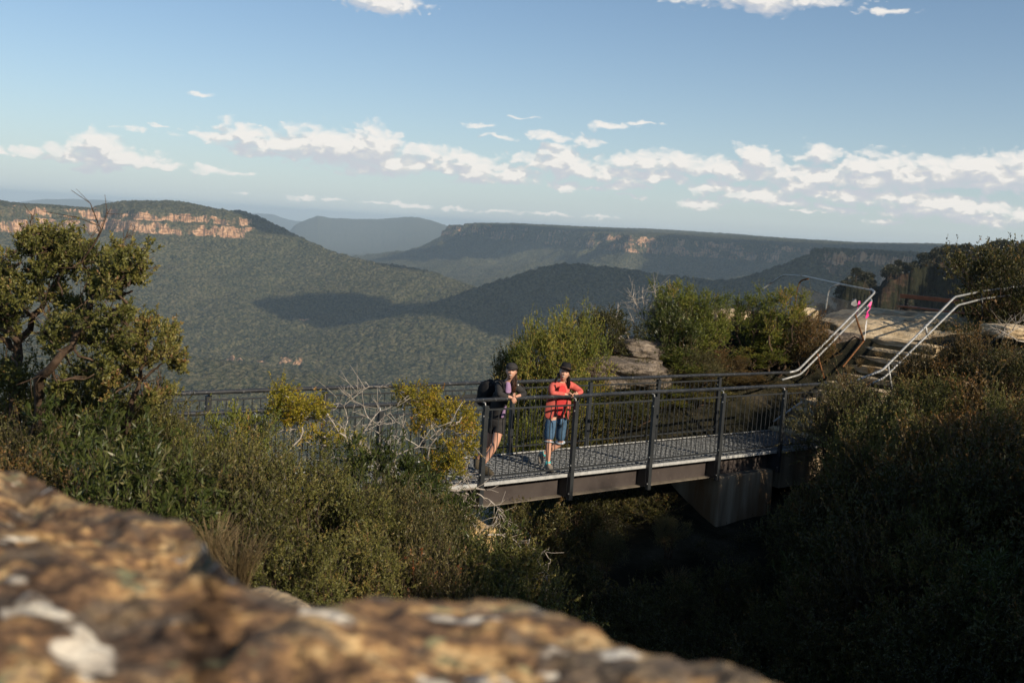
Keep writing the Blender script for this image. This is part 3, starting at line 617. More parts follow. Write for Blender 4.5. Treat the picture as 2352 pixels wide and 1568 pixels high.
def boulder(name, c, size, rot, mat, label, seed, cat='rock', flat=.5, sub=5, group=None, amp=.35):
    bm = bmesh.new(); bmesh.ops.create_icosphere(bm, subdivisions=sub, radius=1)
    vs = np.array([v.co[:] for v in bm.verts])
    box = vs/np.max(np.abs(vs), axis=1, keepdims=True); vs2 = vs*(1-flat)+box*flat
    n = fbm(vs[:, 0]*1.6+seed, vs[:, 1]*1.6, vs[:, 2]*1.6, 5, seed)*amp+fbm(vs[:, 0]*2, vs[:, 1]*2+seed, vs[:, 2]*7, 3, seed+5)*.07
    vs2 = vs2*(1+n[:, None]); m = Matrix.Rotation(rot, 3, 'Z')
    for v, q in zip(bm.verts, vs2): v.co = m @ Vector((q[0]*size[0], q[1]*size[1], q[2]*size[2]))
    me = bpy.data.meshes.new(name); bm.to_mesh(me); bm.free()
    o = link(name, me, mat, None, True); o.location = c
    return tag(o, label, cat, group)
boulder('sandstone_block', at(1040, 1238, 14.55), (.52, .36, .20), .6, M['yellow_stone'], 'yellow sandstone block below the bridge, just above the green shrub tops', 3, flat=.85, amp=.10)
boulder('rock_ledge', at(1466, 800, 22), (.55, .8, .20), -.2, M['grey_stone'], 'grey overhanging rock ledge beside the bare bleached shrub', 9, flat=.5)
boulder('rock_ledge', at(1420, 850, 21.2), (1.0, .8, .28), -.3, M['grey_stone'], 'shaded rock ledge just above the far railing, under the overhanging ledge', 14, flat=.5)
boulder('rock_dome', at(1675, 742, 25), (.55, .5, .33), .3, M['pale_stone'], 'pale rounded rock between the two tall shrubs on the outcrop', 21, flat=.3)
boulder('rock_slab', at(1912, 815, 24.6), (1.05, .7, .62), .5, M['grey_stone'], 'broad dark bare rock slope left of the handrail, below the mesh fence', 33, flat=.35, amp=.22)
boulder('boulder', at(1848, 722, 25.5), (.28, .25, .16), .2, M['pale_stone'], 'small pale boulder at the foot of the mesh fence, left end', 41)
boulder('boulder', at(1842, 742, 24.9), (.26, .3, .13), 1.2, M['pale_stone'], 'flat grey-tan boulder below the small pale one', 43)
boulder('driftwood_stump', at(2033, 733, 27.6), (.30, .2, .10), -.2, M['bark'], 'dark weathered stump on the pale ledge left of the bench', 47, cat='stump', amp=.6)
boulder('rock_slab', at(2325, 762, 22.5), (.55, .5, .15), .2, M['pale_stone'], 'tan flat rock under the bleached twigs at the right edge', 53, amp=.25)
boulder('rock_slab', at(1985, 742, 26.6)+np.array([0, 0, -.06]), (1.0, .7, .09), .0, M['pale_stone'], 'pale ledge slab behind the top of the steps', 57, amp=.18)
boulder('rock_slab', at(2115, 757, 25.2)+np.array([0, 0, -.12]), (.95, .6, .10), .2, M['pale_stone'], 'sunlit pale slab in front of the bench', 59, amp=.18)
boulder('rock_slab', at(612, 1412, 3.0), (.12, .10, .05), -.5, M['pale_stone'], 'whitish streaked rock slab just behind the blurred boulder', 66, amp=.15)

# ------------------------------------------------------------------ footbridge
BR = empty('footbridge', bp(4, .8, -.4), 'steel footbridge with dark railings, grating deck and brown girders over the gully', 'footbridge')
S0, S1 = -9.2, 8.75
def part(mb, name, mat, parent=BR, **k): return mb.build(name, mat, parent, **k)
for nn in (.23, BW-.23):
    m = MB(); m.bbox(S0, 6.95, nn-.008, nn+.008, -.36, -.05); o = part(m, 'girder', M['girder_paint'])
    m = MB(); m.bbox(S0, 6.95, nn-.11, nn+.11, -.377, -.361); m.build('flange', M['flange_sunlit'], o)
    m = MB(); m.bbox(S0, 6.95, nn-.08, nn+.08, -.049, -.037); m.build('top_flange', M['girder_paint'], o)
m = MB()
nb = int((BW-.10)/.036)
for i in range(nb):
    n0 = .06+i*.036; m.bbox(S0, S1, n0-.004, n0+.004, -.034, -.006)
o = part(m, 'deck_grating', M['dark_pipe'])
m = MB()
for i in range(int((BW-.16)/.092)):
    n0 = .085+i*.092; k = S0+.03*(i % 2)
    while k < S1-.1: m.bbox(k, k+.095, n0-.010, n0+.010, -.010, .0); k += .11
m.build('tread_studs', M['grating'], o)['kind'] = 'stuff'
m = MB(); k = S0+.05
while k < S1: m.bbox(k-.003, k+.003, .055, BW-.055, -.016, -.003); k += .10
m.build('cross_rods', M['dark_pipe'], o)['kind'] = 'stuff'
m = MB(); k = S0+.9
while k < S1: m.bbox(k-.012, k+.012, .06, BW-.06, -.034, -.001); k += .871
m.build('panel_band', M['dark_pipe'], o)
for nn, k in ((.045, 0), (BW-.045, 1)):
    m = MB(); s = S0
    while s < S1-.1:
        e = min(s+.868, S1); m.bbox(s, e, nn-.006, nn+.006, -.046, .003); s = e+.003
    part(m, 'edge_strip', M['strip'])
PT, PB = 1.13, -.40
def post(s, n, sgn):
    m = MB()   # hollow square post, standing just outside the deck edge
    m.bbox(s-.036, s+.036, n-.03, n+.03, PB, PT)
    o = part(m, 'post', M['dark_paint'], bevel=.004)
    m = MB(); w0, w1 = sorted((n+sgn*.031, n+sgn*.215)); m.bbox(s-.045, s-.033, w0, w1, -.36, -.055); m.build('gusset', M['dark_paint'], o)
    m = MB(); m.tube([bp(s, n+sgn*.005, PT-.02), bp(s, n+sgn*.02, PT+.03), bp(s, n+sgn*.1, 1.17)], .011, 6); m.build('rail_bracket', M['galv'], o, True)
    for zz in (-.30, .14, .98): MB().tube([bp(s-.046, n-sgn*.012, zz), bp(s-.034, n-sgn*.012, zz)], .013, 6).build('bolt', M['galv'], o)
def bay(s0, s1, n, sgn, plate=False):
    m = MB(); a, b = s0+.045, s1-.045; nn = n+sgn*.005
    m.bbox(a, b, nn-.006, nn+.006, 1.055, 1.080); m.bbox(a, b, nn-.006, nn+.006, .085, .110)
    c = int(round((s1-s0)/.1245)); 
    for i in range(1, c):
        s = s0+(s1-s0)*i/c; m.tube([bp(s, nn, .105), bp(s, nn, 1.06)], .0065, 5, caps=False)
    part(m, 'baluster_panel', M['dark_paint'])
for i in range(-5, 5): post(i*BD, 0, 1)
for i in range(-6, 5): post(FAR0+i*BD, BW, -1)
for i in range(-5, 4): bay(i*BD, (i+1)*BD, 0, 1)
bay(4*BD, 8.62, 0, 1)
for i in range(-6, 4): bay(FAR0+i*BD, FAR0+(i+1)*BD, BW, -1)
part(MB().bbox(S1-.06, S1, -.03, .03, -.25, 1.08), 'post', M['dark_paint'])
def handrail(n, s1):
    ss = np.linspace(S0, s1, 60); m = MB()
    m.tube([bp(s, n, 1.19+.003*math.sin(s*2.3)) for s in ss], .030, 12); part(m, 'handrail', M['worn_rail'], smooth=True)
handrail(.10, 8.45); handrail(BW-.10, 9.15)
# name plate on the far railing
t0, t1 = sn0 = [float((atn(x/1.6837, y/1.6837, BW)-BO)@np.array([math.sin(BAZ), math.cos(BAZ), 0])) for x, y in ((1723, 1535), (1853, 1530))]
pl = part(MB().bbox(t0, t1+.03, BW-.012, BW-.006, .80, 1.0), 'name_plate', M['dark_paint'])
cu = bpy.data.curves.new('name_lettering', 'FONT'); cu.body = 'BUTTENSHAW'; cu.size = .135; cu.extrude = .002; cu.align_x = 'CENTER'; cu.align_y = 'CENTER'; cu.space_character = 1.08; cu.offset = .0015
to = bpy.data.objects.new('tmp_text', cu); col.objects.link(to); dg = bpy.context.evaluated_depsgraph_get()
me = bpy.data.meshes.new_from_object(to.evaluated_get(dg)); bpy.data.objects.remove(to)
wtxt = max(v.co.x for v in me.vertices)-min(v.co.x for v in me.vertices); ks = (t1-t0)*.92/wtxt
Mx = Matrix(((BU[0], 0, -BN[0], 0), (BU[1], 0, -BN[1], 0), (BU[2], 1, 0, 0), (0, 0, 0, 1)))
c = Vector(bp((t0+t1)/2, BW-.0145, .90)); me.transform(Matrix.Translation(c) @ Mx @ Matrix.Diagonal((ks, 1.05, 1, 1)))
M['letter'] = mottled('letter', (.008, .008, .008), (.016, .016, .016), 9, .7)
link('name_lettering', me, M['letter'], pl)
# concrete pier and end wall
m = MB(); b0, b1, n0, n1 = 5.45, 7.0, .10, 1.45
m.add([bp(b0, n0, -.38), bp(b1, n0, -.38), bp(b1, n1, -.38), bp(b0, n1, -.38), bp(b0-.05, n0-.05, -4.0), bp(b1+.05, n0-.05, -4.0), bp(b1+.05, n1, -4.0), bp(b0-.05, n1, -4.0)],
      [(0, 1, 2, 3), (4, 7, 6, 5), (0, 4, 5, 1), (1, 5, 6, 2), (2, 6, 7, 3), (3, 7, 4, 0)])
part(m, 'pier', M['concrete'], bevel=.03)
part(MB().bbox(7.2, 8.72, .10, 1.5, -.75, -.056), 'abutment', M['concrete'], bevel=.02)
part(MB().bbox(-1.2, -.1, .12, 1.5, -1.2, -.379), 'abutment', M['concrete'], bevel=.02)

# ------------------------------------------------------------------ steps and their handrails
SU = np.array([BU[0], BU[1], 0])
def sp(s, n, z): return BO+SU*s+BN*n+np.array([0, 0, z])
r = random.Random(5)
for i in range(11):
    s = 8.98+i*.36; z = -.20+.178*(i+.6); wd = r.uniform(-.1, .1)
    m = MB()
    bm = bmesh.new(); bmesh.ops.create_cube(bm, size=2); bmesh.ops.subdivide_edges(bm, edges=bm.edges[:], cuts=7, use_grid_fill=True)
    vs = np.array([v.co[:] for v in bm.verts]); nn = fbm(vs[:, 0]*2+i*7, vs[:, 1]*2, vs[:, 2]*2, 3, i)
    for v, q in zip(bm.verts, nn):
        x, y, zz = v.co; l = sp(s+x*.19+.04*float(q), .8+wd+y*(.80+.05*float(q)), z-.11+zz*.085+.03*float(q)); v.co = Vector(l)
    me = bpy.data.meshes.new('stone_step'); bm.to_mesh(me); bm.free()
    o = link('stone_step', me, M['pale_stone'], None, True)
    tag(o, ['lowest', 'second lowest', 'third lowest', 'fourth lowest', 'fifth lowest', 'middle', 'fifth from top', 'fourth from top', 'third from top', 'second from top', 'topmost'][i]+' rough sandstone step of the flight between the pipe handrails', 'step', 'sandstone steps up from the footbridge')
def pipes(name, label, runs, posts, group=None, mats=('pipe', 'galv')):
    e = empty(name, runs[0][0][0], label, 'handrail', group)
    for pts, r_, mt in runs: MB().tube(bend(pts), r_, 10).build('rail', M[mt], e, True)
    for pts, mt in posts: MB().tube(bend(pts, .15, 6), .021, 8).build('post', M[mt], e, True)
    return e
A0 = bp(9.15, BW-.10, 1.19); top = at(2010, 671, 23.8); fr = at(1913, 650, 27.3)
HR = pipes('handrail', 'bare steel double handrail climbing left of the steps from the bridge', [
    ([A0, at(1832, 851, 21.9), top, at(2000, 664, 24.3)], .024, 'galv'),
    ([at(1796, 872, 21.55), at(1838, 860, 21.95), at(2003, 692, 23.7), at(1999, 686, 23.9)], .022, 'galv')],
   [([at(1877, 812, 22.35), at(1892, 868, 22.35)], 'rust'), ([at(1964, 722, 23.25), at(1984, 783, 23.25)], 'rust')])
FE = empty('mesh_fence', at(1900, 755, 26), 'rusty pipe fence with chain-link mesh along the lookout edge', 'fence')
f0, f1, f2, f3 = at(2003, 667, 24.1), at(1914, 649, 27.0), at(1846, 634, 30.5), at(1800, 631, 32)
MB().tube(bend([f0, f1, f2, f3, at(1768, 652, 32.5), at(1745, 668, 32.5)], .2), .024, 10).build('top_rail', M['pipe'], FE, True)
def low(px, py, y): return at(px, py, y)
MB().tube(bend([at(1930, 653, 26.4), at(1905, 659, 26.6), at(1899, 690, 26.6), at(1893, 752, 26.6)], .2, 6), .023, 8).build('post', M['pipe'], FE, True)
MB().tube(bend([at(1857, 640, 29.8), at(1838, 644, 30), at(1830, 668, 30), at(1822, 730, 30)], .2, 6), .023, 8).build('post', M['rust'], FE, True)
MB().tube([at(1894, 741, 26.6), at(1984, 783, 23.3), at(1936, 842, 21.8)], .018, 8).build('bottom_rail', M['rust'], FE, True)
MB().tube([at(1826, 712, 30), at(1894, 741, 26.6)], .018, 8).build('bottom_rail', M['rust'], FE, True)
MB().tube([at(1834, 652, 30), at(1902, 680, 26.6), at(1995, 704, 24.0)], .008, 6).build('mesh_wire_top', M['wire'], FE, True)
def mesh_panel(tl, tr, bl, br, cell=.075):
    tl, tr, bl, br = map(np.array, (tl, tr, bl, br)); W_ = np.linalg.norm(tr-tl); H_ = np.linalg.norm(bl-tl)
    P0, P1 = [], []
    pt = lambda u, v: (tl*(1-u)+tr*u)*(1-v)+(bl*(1-u)+br*u)*v
    for sg in (1, -1):
        for c in np.arange(-H_, W_+H_, cell):
            a0, a1 = (c, c+H_) if sg == 1 else (c+H_, c); v0, v1 = 0., 1.
            # clip to 0..W
            d = a1-a0
            for lim, lo in ((0, True), (W_, False)):
                for _ in range(2):
                    pass
            ts = [0., 1.]
            lo = (0-a0)/d; hi = (W_-a0)/d
            if lo > hi: lo, hi = hi, lo
            q0, q1 = max(0, lo), min(1, hi)
            if q1-q0 < .01: continue
            P0.append(pt((a0+d*q0)/W_, q0)); P1.append(pt((a0+d*q1)/W_, q1))
    V, F = tube_arrays(np.array(P0), np.array(P1), .0032, .0032, 3)
    link('chain_link_mesh', npmesh('chain_link_mesh', V, F), M['wire'], FE)
mesh_panel(at(1902, 680, 26.6), at(1995, 704, 24.0), at(1894, 741, 26.6), at(1981, 782, 23.4))
mesh_panel(at(1834, 652, 30), at(1902, 680, 26.6), at(1826, 712, 30), at(1894, 741, 26.6), .085)
def ribbon(name, pts, wd, mat, label, cat):
    m = MB(); pts = [np.array(p) for p in pts]; w_ = np.array([wd/2, wd*.15, 0]); th = np.array([0, .002, 0]); V = []
    for i, p in enumerate(pts):
        k = math.sin(i*1.9)*.6+.7; V += [p-w_*k-th, p+w_*k-th, p+w_*k+th, p-w_*k+th]
    F = []
    for i in range(len(pts)-1):
        for j in range(4): F.append((4*i+j, 4*i+(j+1) % 4, 4*i+4+(j+1) % 4, 4*i+4+j))
    F += [(3, 2, 1, 0), tuple(len(V)-4+j for j in range(4))]
    return tag(m.add(V, F).build(name, M[mat], None, False), label, cat)
ribbon('marker_ribbon', [at(1974, 691, 23.6), at(1973, 698, 23.55), at(1970, 705, 23.6), at(1970, 712, 23.55), at(1966, 720, 23.6)], .05, 'pink', 'short pink plastic ribbon tied to the handrail, beside the grey card', 'ribbon')
ribbon('marker_ribbon', [at(2001, 693, 23.5), at(1997, 702, 23.45), at(1999, 708, 23.5), at(1992, 716, 23.45), at(1993, 724, 23.5), at(1989, 731, 23.5)], .06, 'pink', 'long pink plastic ribbon dangling at the corner of the handrail', 'ribbon')
ribbon('marker_tape', [at(1991, 735, 23.45), at(1989, 748, 23.5), at(1988, 762, 23.5), at(1986, 781, 23.5)], .03, 'tape', 'white tape hanging straight down below the long pink ribbon', 'tape')
ribbon('paper_tag', [at(1962, 686, 24.3), at(1962, 700, 24.3), at(1963, 703, 24.3)], .13, 'grey_card', 'small grey card fixed to the mesh fence near the handrail corner', 'card')
n0 = sp(9.9, .02, 0)
HR2 = pipes('handrail', 'bare steel double handrail on the right of the steps, bending level at the top', [
    ([sp(9.0, .02, 1.02), at(2027, 850, 21.25), at(2193, 682, 22.9), at(2260, 668, 24.6), at(2290, 664, 25.2), at(2420, 648, 27)], .024, 'galv'),
    ([sp(9.0, .02, .80), at(2030, 868, 21.2), at(2200, 701, 22.85), at(2262, 685, 24.5), at(2420, 668, 27)], .022, 'galv')],
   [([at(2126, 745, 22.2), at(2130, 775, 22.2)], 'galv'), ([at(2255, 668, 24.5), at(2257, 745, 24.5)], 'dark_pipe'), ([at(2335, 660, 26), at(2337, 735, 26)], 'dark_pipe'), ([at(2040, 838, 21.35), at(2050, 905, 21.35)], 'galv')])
HR3 = pipes('handrail', 'dark shaded pipe fence slanting behind the bench to the right edge', [  # dark pipe colour stands in for the shade on this fence
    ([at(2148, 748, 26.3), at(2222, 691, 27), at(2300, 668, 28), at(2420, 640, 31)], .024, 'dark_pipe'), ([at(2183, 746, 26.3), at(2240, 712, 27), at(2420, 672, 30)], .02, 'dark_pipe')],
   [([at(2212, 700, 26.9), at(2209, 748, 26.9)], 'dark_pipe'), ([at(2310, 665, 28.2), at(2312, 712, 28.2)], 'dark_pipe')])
# short galvanised rail seen through the balusters at the far end
pipes('handrail', 'short bright pipe seen through the balusters at the right end of the deck', [([at(1776, 968, 21.3), at(1842, 922, 21.7)], .022, 'galv')], [])

# ------------------------------------------------------------------ bench
bl, br = at(2068, 679, 27.2), at(2244, 697, 25.7)
bd = (br-bl); bd /= np.linalg.norm(bd); bk = np.cross(bd, (0, 0, 1.)); bk /= np.linalg.norm(bk)   # bk points away from the camera or to it
if bk[1] > 0: bk = -bk
L = np.linalg.norm(br-bl)
BE = empty('park_bench', at(2090, 738, 27), 'reddish-brown two-plank bench on dark legs beside the lookout drop', 'bench')
def plank(c0, L, th, ht, name): MB().boxa(c0+bd*L/2, bd*L/2, bk*th/2, (0, 0, ht/2)).build(name, M['bench_wood'], BE, bevel=.008)
plank(bl, L, .04, .10, 'backrest')
sl, sr = at(2063, 703, 26.9), at(2225, 722, 25.5); ls = np.linalg.norm(sr-sl)
for k, nm in ((0, 'seat'),): plank(sl, ls, .09, .045, nm)
plank(sl-bk*.16+bd*.03, ls, .10, .045, 'seat_plank')
for u in (.17, 1.66):
    m = MB(); p = bl+bd*u-bk*.03
    zt = p[2]+.02; zb = g1(p[0], p[1])-.1; zb = min(zb, at(2085, 738, 27)[2])
    m.boxa((p[0], p[1], (zt+zb)/2), bd*.035, bk*.025, (0, 0, (zt-zb)/2)); q = sl+bd*(u-.03)
    m.boxa((q[0]-bk[0]*.1, q[1]-bk[1]*.1, q[2]-.045), bd*.03, bk*.22, (0, 0, .02)); m.build('leg', M['bench_leg'], BE, bevel=.005)
# ------------------------------------------------------------------ vegetation
def nrm(v): return v/(np.linalg.norm(v, axis=-1, keepdims=True)+1e-9)
def shoots(C, rad, core, n, K, T, r):
    """n shoots per clump; returns leaf P, D, tint and twig segments.  C (m,3) clump centres"""
    m = len(C); out = nrm(C-core)
    base = C[:, None]+r.normal(size=(m, n, 3))*rad[:, None, None]*T.get('blob', .36)
    d = nrm(r.normal(size=(m, n, 3))*T['spread']+out[:, None]*T['outw']+np.array([0, 0, T['up']]))
    L = rad[:, None, None]*r.uniform(.5, 1.25, (m, n, 1))*T['slen']
    bend_ = r.normal(size=(m, n, 3))*.25+np.array([0, 0, T['curl']])
    B = base.reshape(-1, 3); Dr = d.reshape(-1, 3); Ln = L.reshape(-1, 1); Be = bend_.reshape(-1, 3)
    f = lambda t: B+Dr*Ln*t+Be*Ln*t*t
    tt = r.uniform(T.get('t0', .12), 1., (K, len(B), 1))
    P = np.concatenate([f(t) for t in tt]); tan = np.concatenate([nrm(Dr+2*Be*t) for t in tt])
    D = nrm(tan*T['along']+r.normal(size=P.shape)*T['ljit'])
    ct = np.repeat(r.normal(size=(m, 1))*.14+r.normal(size=(m, n))*.10, 1).reshape(-1) if False else (r.normal(size=(m, 1))*.12+r.normal(size=(m, n))*.09).reshape(-1)
    tint = np.concatenate([T['tint']+ct+.30*(t[:, 0]-.5)*T.get('tiptint', 1)+r.normal(size=len(B))*.08 for t in tt])
    S0_ = np.concatenate([f(0.), f(.5)]); S1_ = np.concatenate([f(.5), f(.97)])
    return P, D, tint, S0_, S1_
TYP = {
 'feather': dict(mat='leaf_olive', L=.022, W=.0085, n=22, K=28, spread=.8, outw=.8, up=.5, slen=1.5, curl=.15, along=.9, ljit=.5, tint=.5, tiptint=1.),
 'teatree': dict(mat='leaf_olive', L=.026, W=.0105, n=24, K=26, spread=1., outw=.9, up=.3, slen=.9, curl=.15, along=.8, ljit=.6, tint=.45, tiptint=1.0),
 'lance':   dict(mat='leaf_green', L=.062, W=.013, n=14, K=18, spread=.8, outw=.7, up=.5, slen=1.1, curl=.1, along=1., ljit=.6, tint=.5),
 'yellow':  dict(mat='leaf_yellow', L=.024, W=.011, n=14, K=18, spread=.8, outw=.6, up=.4, slen=1.2, curl=.1, along=.7, ljit=.8, tint=.5),
 'conifer': dict(mat='leaf_bright', L=.028, W=.012, n=24, K=24, spread=.8, outw=1., up=.2, slen=1.1, curl=.1, along=.9, ljit=.5, tint=.5),
 'heath':   dict(mat='leaf_heath', L=.024, W=.008, n=16, K=26, spread=.6, outw=.6, up=.6, slen=1.35, curl=.12, along=1., ljit=.45, tint=.45, blob=.55),
 'rust':    dict(mat='leaf_rust', L=.024, W=.011, n=22, K=24, spread=.8, outw=.8, up=.45, slen=1.15, curl=.1, along=.9, ljit=.6, tint=.5),
 'deep':    dict(mat='leaf_deep', L=.034, W=.016, n=20, K=20, spread=.9, outw=.8, up=.3, slen=1.05, curl=.05, along=.7, ljit=.7, tint=.5),
 'sprig':   dict(mat='leaf_bright', L=.028, W=.011, n=22, K=24, spread=.9, outw=.8, up=.35, slen=1.05, curl=.1, along=.9, ljit=.5, tint=.52),
}
def limb(a, b, r, sag=.12, n=5):
    a = np.array(a, float); b = np.array(b, float); L = np.linalg.norm(b-a)
    ts = np.linspace(0, 1, n); j = r.normal(size=(n, 3))*L*.05; j[0] = 0; j[-1] = 0
    ctrl = (a+b)/2+np.array([0, 0, -sag*L])+r.normal(size=3)*L*.06
    return [(1-t)**2*a+2*t*(1-t)*ctrl+t*t*b+j[i] for i, t in enumerate(ts)]
def plant(name, T, C, rad, core, limbs, loc, label=None, cat='shrub', group=None, seed=1, bark='bark', twigmat=None, leafk=1., bare=None, twigr=.0019):
    """C, rad: clumps in local coordinates; limbs: list of (points, r0, r1)"""
    r = np.random.default_rng(seed); T = TYP[T] if isinstance(T, str) else T
    C = np.array(C, float); rad = np.array(rad, float)
    P, D, tint, A0_, A1_ = shoots(C, rad, np.array(core, float), max(3, int(T['n']*leafk)), T['K'], T, r)
    if bare is not None:
        keep = r.random(len(P)) > bare; P, D, tint = P[keep], D[keep], tint[keep]
    Ln = T['L']*r.uniform(.7, 1.3, len(P)); V, F = leaf_arrays(P, D, Ln, Ln*T['W']/T['L'], r)
    e = bpy.data.objects.new(name, None); col.objects.link(e); e.location = loc; e.empty_display_size = .2; tag(e, label, cat, group)
    def lk(nm, me, mt):
        o = bpy.data.objects.new(nm, me); col.objects.link(o); me.materials.append(M[mt]); o.parent = e; return o
    lk('foliage', npmesh('foliage', V, F, {'tint': np.repeat(np.clip(tint, 0, 1), 4)}), T['mat'])
    V, F = tube_arrays(A0_, A1_, twigr, twigr*.6, 3); lk('twigs', npmesh('twigs', V, F), twigmat or 'twig')
    if limbs:
        m = MB()
        for pts, r0, r1 in limbs: m.tube(pts, r0, 6, r1)
        me = bpy.data.meshes.new('branches'); me.from_pydata(m.V, [], m.F); me.shade_smooth(); lk('branches', me, bark)
    return e
def copy_tree(o, loc, scale=(1, 1, 1), rz=0., label=None, group=None):
    c = o.copy(); col.objects.link(c); c.location = loc; c.scale = scale; c.rotation_euler = (0, 0, rz)
    for ch in o.children:
        k = ch.copy(); col.objects.link(k); k.parent = c
    if label: c['label'] = label
    if group: c['group'] = group
    elif 'group' in c: del c['group']
    return c
def dome(T, seed, H=1.6, Wd=.9, n=90, crad=.15, gap=.25, low=.25, **k):
    """a shrub standing at the origin, about H high and 2*Wd wide"""
    r = np.random.default_rng(seed); C = []
    while len(C) < n:
        u = nrm(r.normal(size=3)); rr = r.uniform(.5, 1.0)**.7; z = H*(low+(1-low)*(.5+.5*u[2]*rr))
        th = math.atan2(u[1], u[0]); wv = 1+gap*math.sin(th*3+seed)+gap*.6*math.sin(th*5+seed*2+z*3)
        q = math.hypot(u[0], u[1])*rr*Wd*wv
        C.append((q*math.cos(th), q*math.sin(th), z*(1+gap*.35*math.sin(th*2+seed*3))-crad*.5))
    C = np.array(C); rad = r.uniform(.7, 1.3, n)*crad; limbs = []
    st = [np.array([r.normal()*.06, r.normal()*.06, -.25]) for _ in range(5)]
    mids = [nrm(np.array([math.cos(a), math.sin(a), 1.6]))*H*.42+r.normal(size=3)*.05 for a in np.linspace(0, 5, 5)]
    for s_, m_ in zip(st, mids): limbs.append((limb(s_, m_, r, -.05), .022*H, .013*H))
    for c in C:
        m_ = mids[int(np.argmin([np.linalg.norm(c-q) for q in mids]))]; limbs.append((limb(m_, c, r, .06), .007*H, .002))
    return plant(k.pop('name', 'shrub'), T, C, rad, (0, 0, H*.3), limbs, (0, 0, 0), seed=seed, **k)
PRO = {}
def proto(key, T, seed, **k): PRO[key] = [dome(T, seed, **k), False]
proto('teatree', 'teatree', 11, H=1.8, Wd=0.62, n=62, crad=0.17)
proto('teatree2', 'teatree', 12, H=1.5, Wd=0.66, n=62, crad=0.17)
proto('lance', 'lance', 13, H=1.4, Wd=0.58, n=60, crad=0.17)
proto('heath', 'heath', 14, H=1.1, Wd=0.62, n=80, crad=0.13)
proto('heath2', 'heath', 15, H=1.3, Wd=0.62, n=80, crad=0.13)
proto('conifer', 'conifer', 16, H=1.7, Wd=0.8, n=75, crad=0.18)
proto('rust', 'rust', 17, H=1.2, Wd=0.62, n=60, crad=0.16)
proto('rust2', 'rust', 18, H=1.0, Wd=0.62, n=55, crad=0.16)
proto('deep', 'deep', 19, H=1.5, Wd=0.72, n=62, crad=0.19)
proto('deep2', 'deep', 20, H=1.3, Wd=0.72, n=60, crad=0.19)
proto('sprig', 'sprig', 21, H=1.8, Wd=0.55, n=66, crad=0.15)
proto('yellow', 'yellow', 22, H=1.2, Wd=0.6, n=40, crad=0.15)
rz_ = random.Random(3)
PH = dict(teatree=1.8, teatree2=1.5, lance=1.4, heath=1.1, heath2=1.3, conifer=1.7, rust=1.2, rust2=1.0, deep=1.5, deep2=1.3, sprig=1.8, yellow=1.2)
PW = dict(teatree=0.62, teatree2=0.66, lance=0.58, heath=0.62, heath2=0.62, conifer=0.8, rust=0.62, rust2=0.62, deep=0.72, deep2=0.72, sprig=0.55, yellow=0.6)
def put(key, px, pyt, wpx, y, label, group=None, zb=None, cat='shrub', rot=None, asp=.82):
    """a shrub whose top shows at view point (px, pyt), wpx wide, y metres away"""
    p = at(px, pyt, y); z0 = g1(p[0], p[1])-.05 if zb is None else (p[2]+zb if zb < -5 else zb)
    if zb is not None and zb < -5: z0 = p[2]+zb+10
    h = max(.35, p[2]-z0)
    wd = wpx/FPX*y/2*1.0; e, used = PRO[key]
    # the prototype reaches a little above its nominal height
    sz = h/PH[key]*.99; sx_ = max(wd/PW[key]/1.12, asp*sz); s = (sx_, sx_, sz); rot = rz_.uniform(0, 6.28) if rot is None else rot
    if not used:
        e.location = (p[0], p[1], z0); e.scale = s; e.rotation_euler = (0, 0, rot); PRO[key][1] = True
        tag(e, label, cat, group); return e
    c = copy_tree(e, (p[0], p[1], z0), s, rot, label, group); c['category'] = cat; return c

# left tree, built limb by limb in a plane about 8 m away
def tree_from_view(name, T, y0, limbs_px, clumps_px, base_px, label, seed, thick=.06, bark='bark', cat='tree', leafk=1., bare=None, dep=.5, twigr=.0019, twigmat=None, sc_=.4167, ox=0, oy=475.1, group=None, trk=.6, side=5, ydn=0, kd=23.5, cr=.105):
    r = np.random.default_rng(seed); v = lambda q: (ox+q[0]*sc_, oy+q[1]*sc_)
    loc = at(*v(base_px), y0); limbs = []
    for pts, r0, r1 in limbs_px:
        dd = r.uniform(-dep, dep); q = [at(*v(p), y0+dd*min(1, i*.35)) for i, p in enumerate(pts)]
        fine = []
        for a, b in zip(q[:-1], q[1:]):
            fine += [a, (a+b)/2+r.normal(size=3)*np.linalg.norm(b-a)*.07]
        fine.append(q[-1]); limbs.append(([p-loc for p in fine], r0*trk, r1*trk))
        for _ in range(side):
            i = r.integers(1, len(fine)); d = nrm(fine[i]-fine[i-1]+r.normal(size=3)*np.linalg.norm(fine[i]-fine[i-1])*1.1); p = fine[i]-loc; l = r.uniform(.12, .34)
            m1 = p+d*l*.5+r.normal(size=3)*.015; e1 = p+d*l+r.normal(size=3)*.03; limbs.append(([p, m1, e1], .004, .0015))
            for _k in range(2): limbs.append(([m1, m1+nrm(d+r.normal(size=3)*.8)*l*.45], .0025, .001))
    nodes = np.array([p for pts, _, _ in limbs for p in pts]); C = []; rad = []
    for x, yy, rp in clumps_px:
        k = max(2, int(round((rp/kd)**1.75*(sc_/.4167)**1.2)))
        for _ in range(k):
            a = r.uniform(0, 6.28); q = rp*.62*math.sqrt(r.random())
            c = at(*v((x+q*math.cos(a), yy+ydn+q*math.sin(a))), y0+r.uniform(-dep, dep))-loc
            C.append(c); rad.append(r.uniform(.8, 1.2)*cr)
            nn = nodes[np.argmin(np.linalg.norm(nodes-c, axis=1))]; limbs.append((limb(nn, c, r, .05), .010, .003))
    core = np.mean(C, axis=0)-np.array([0, 0, .6])
    return plant(name, T, C, rad, core, limbs, loc, label, cat, group, seed, bark, leafk=leafk, bare=bare, twigr=twigr, twigmat=twigmat)
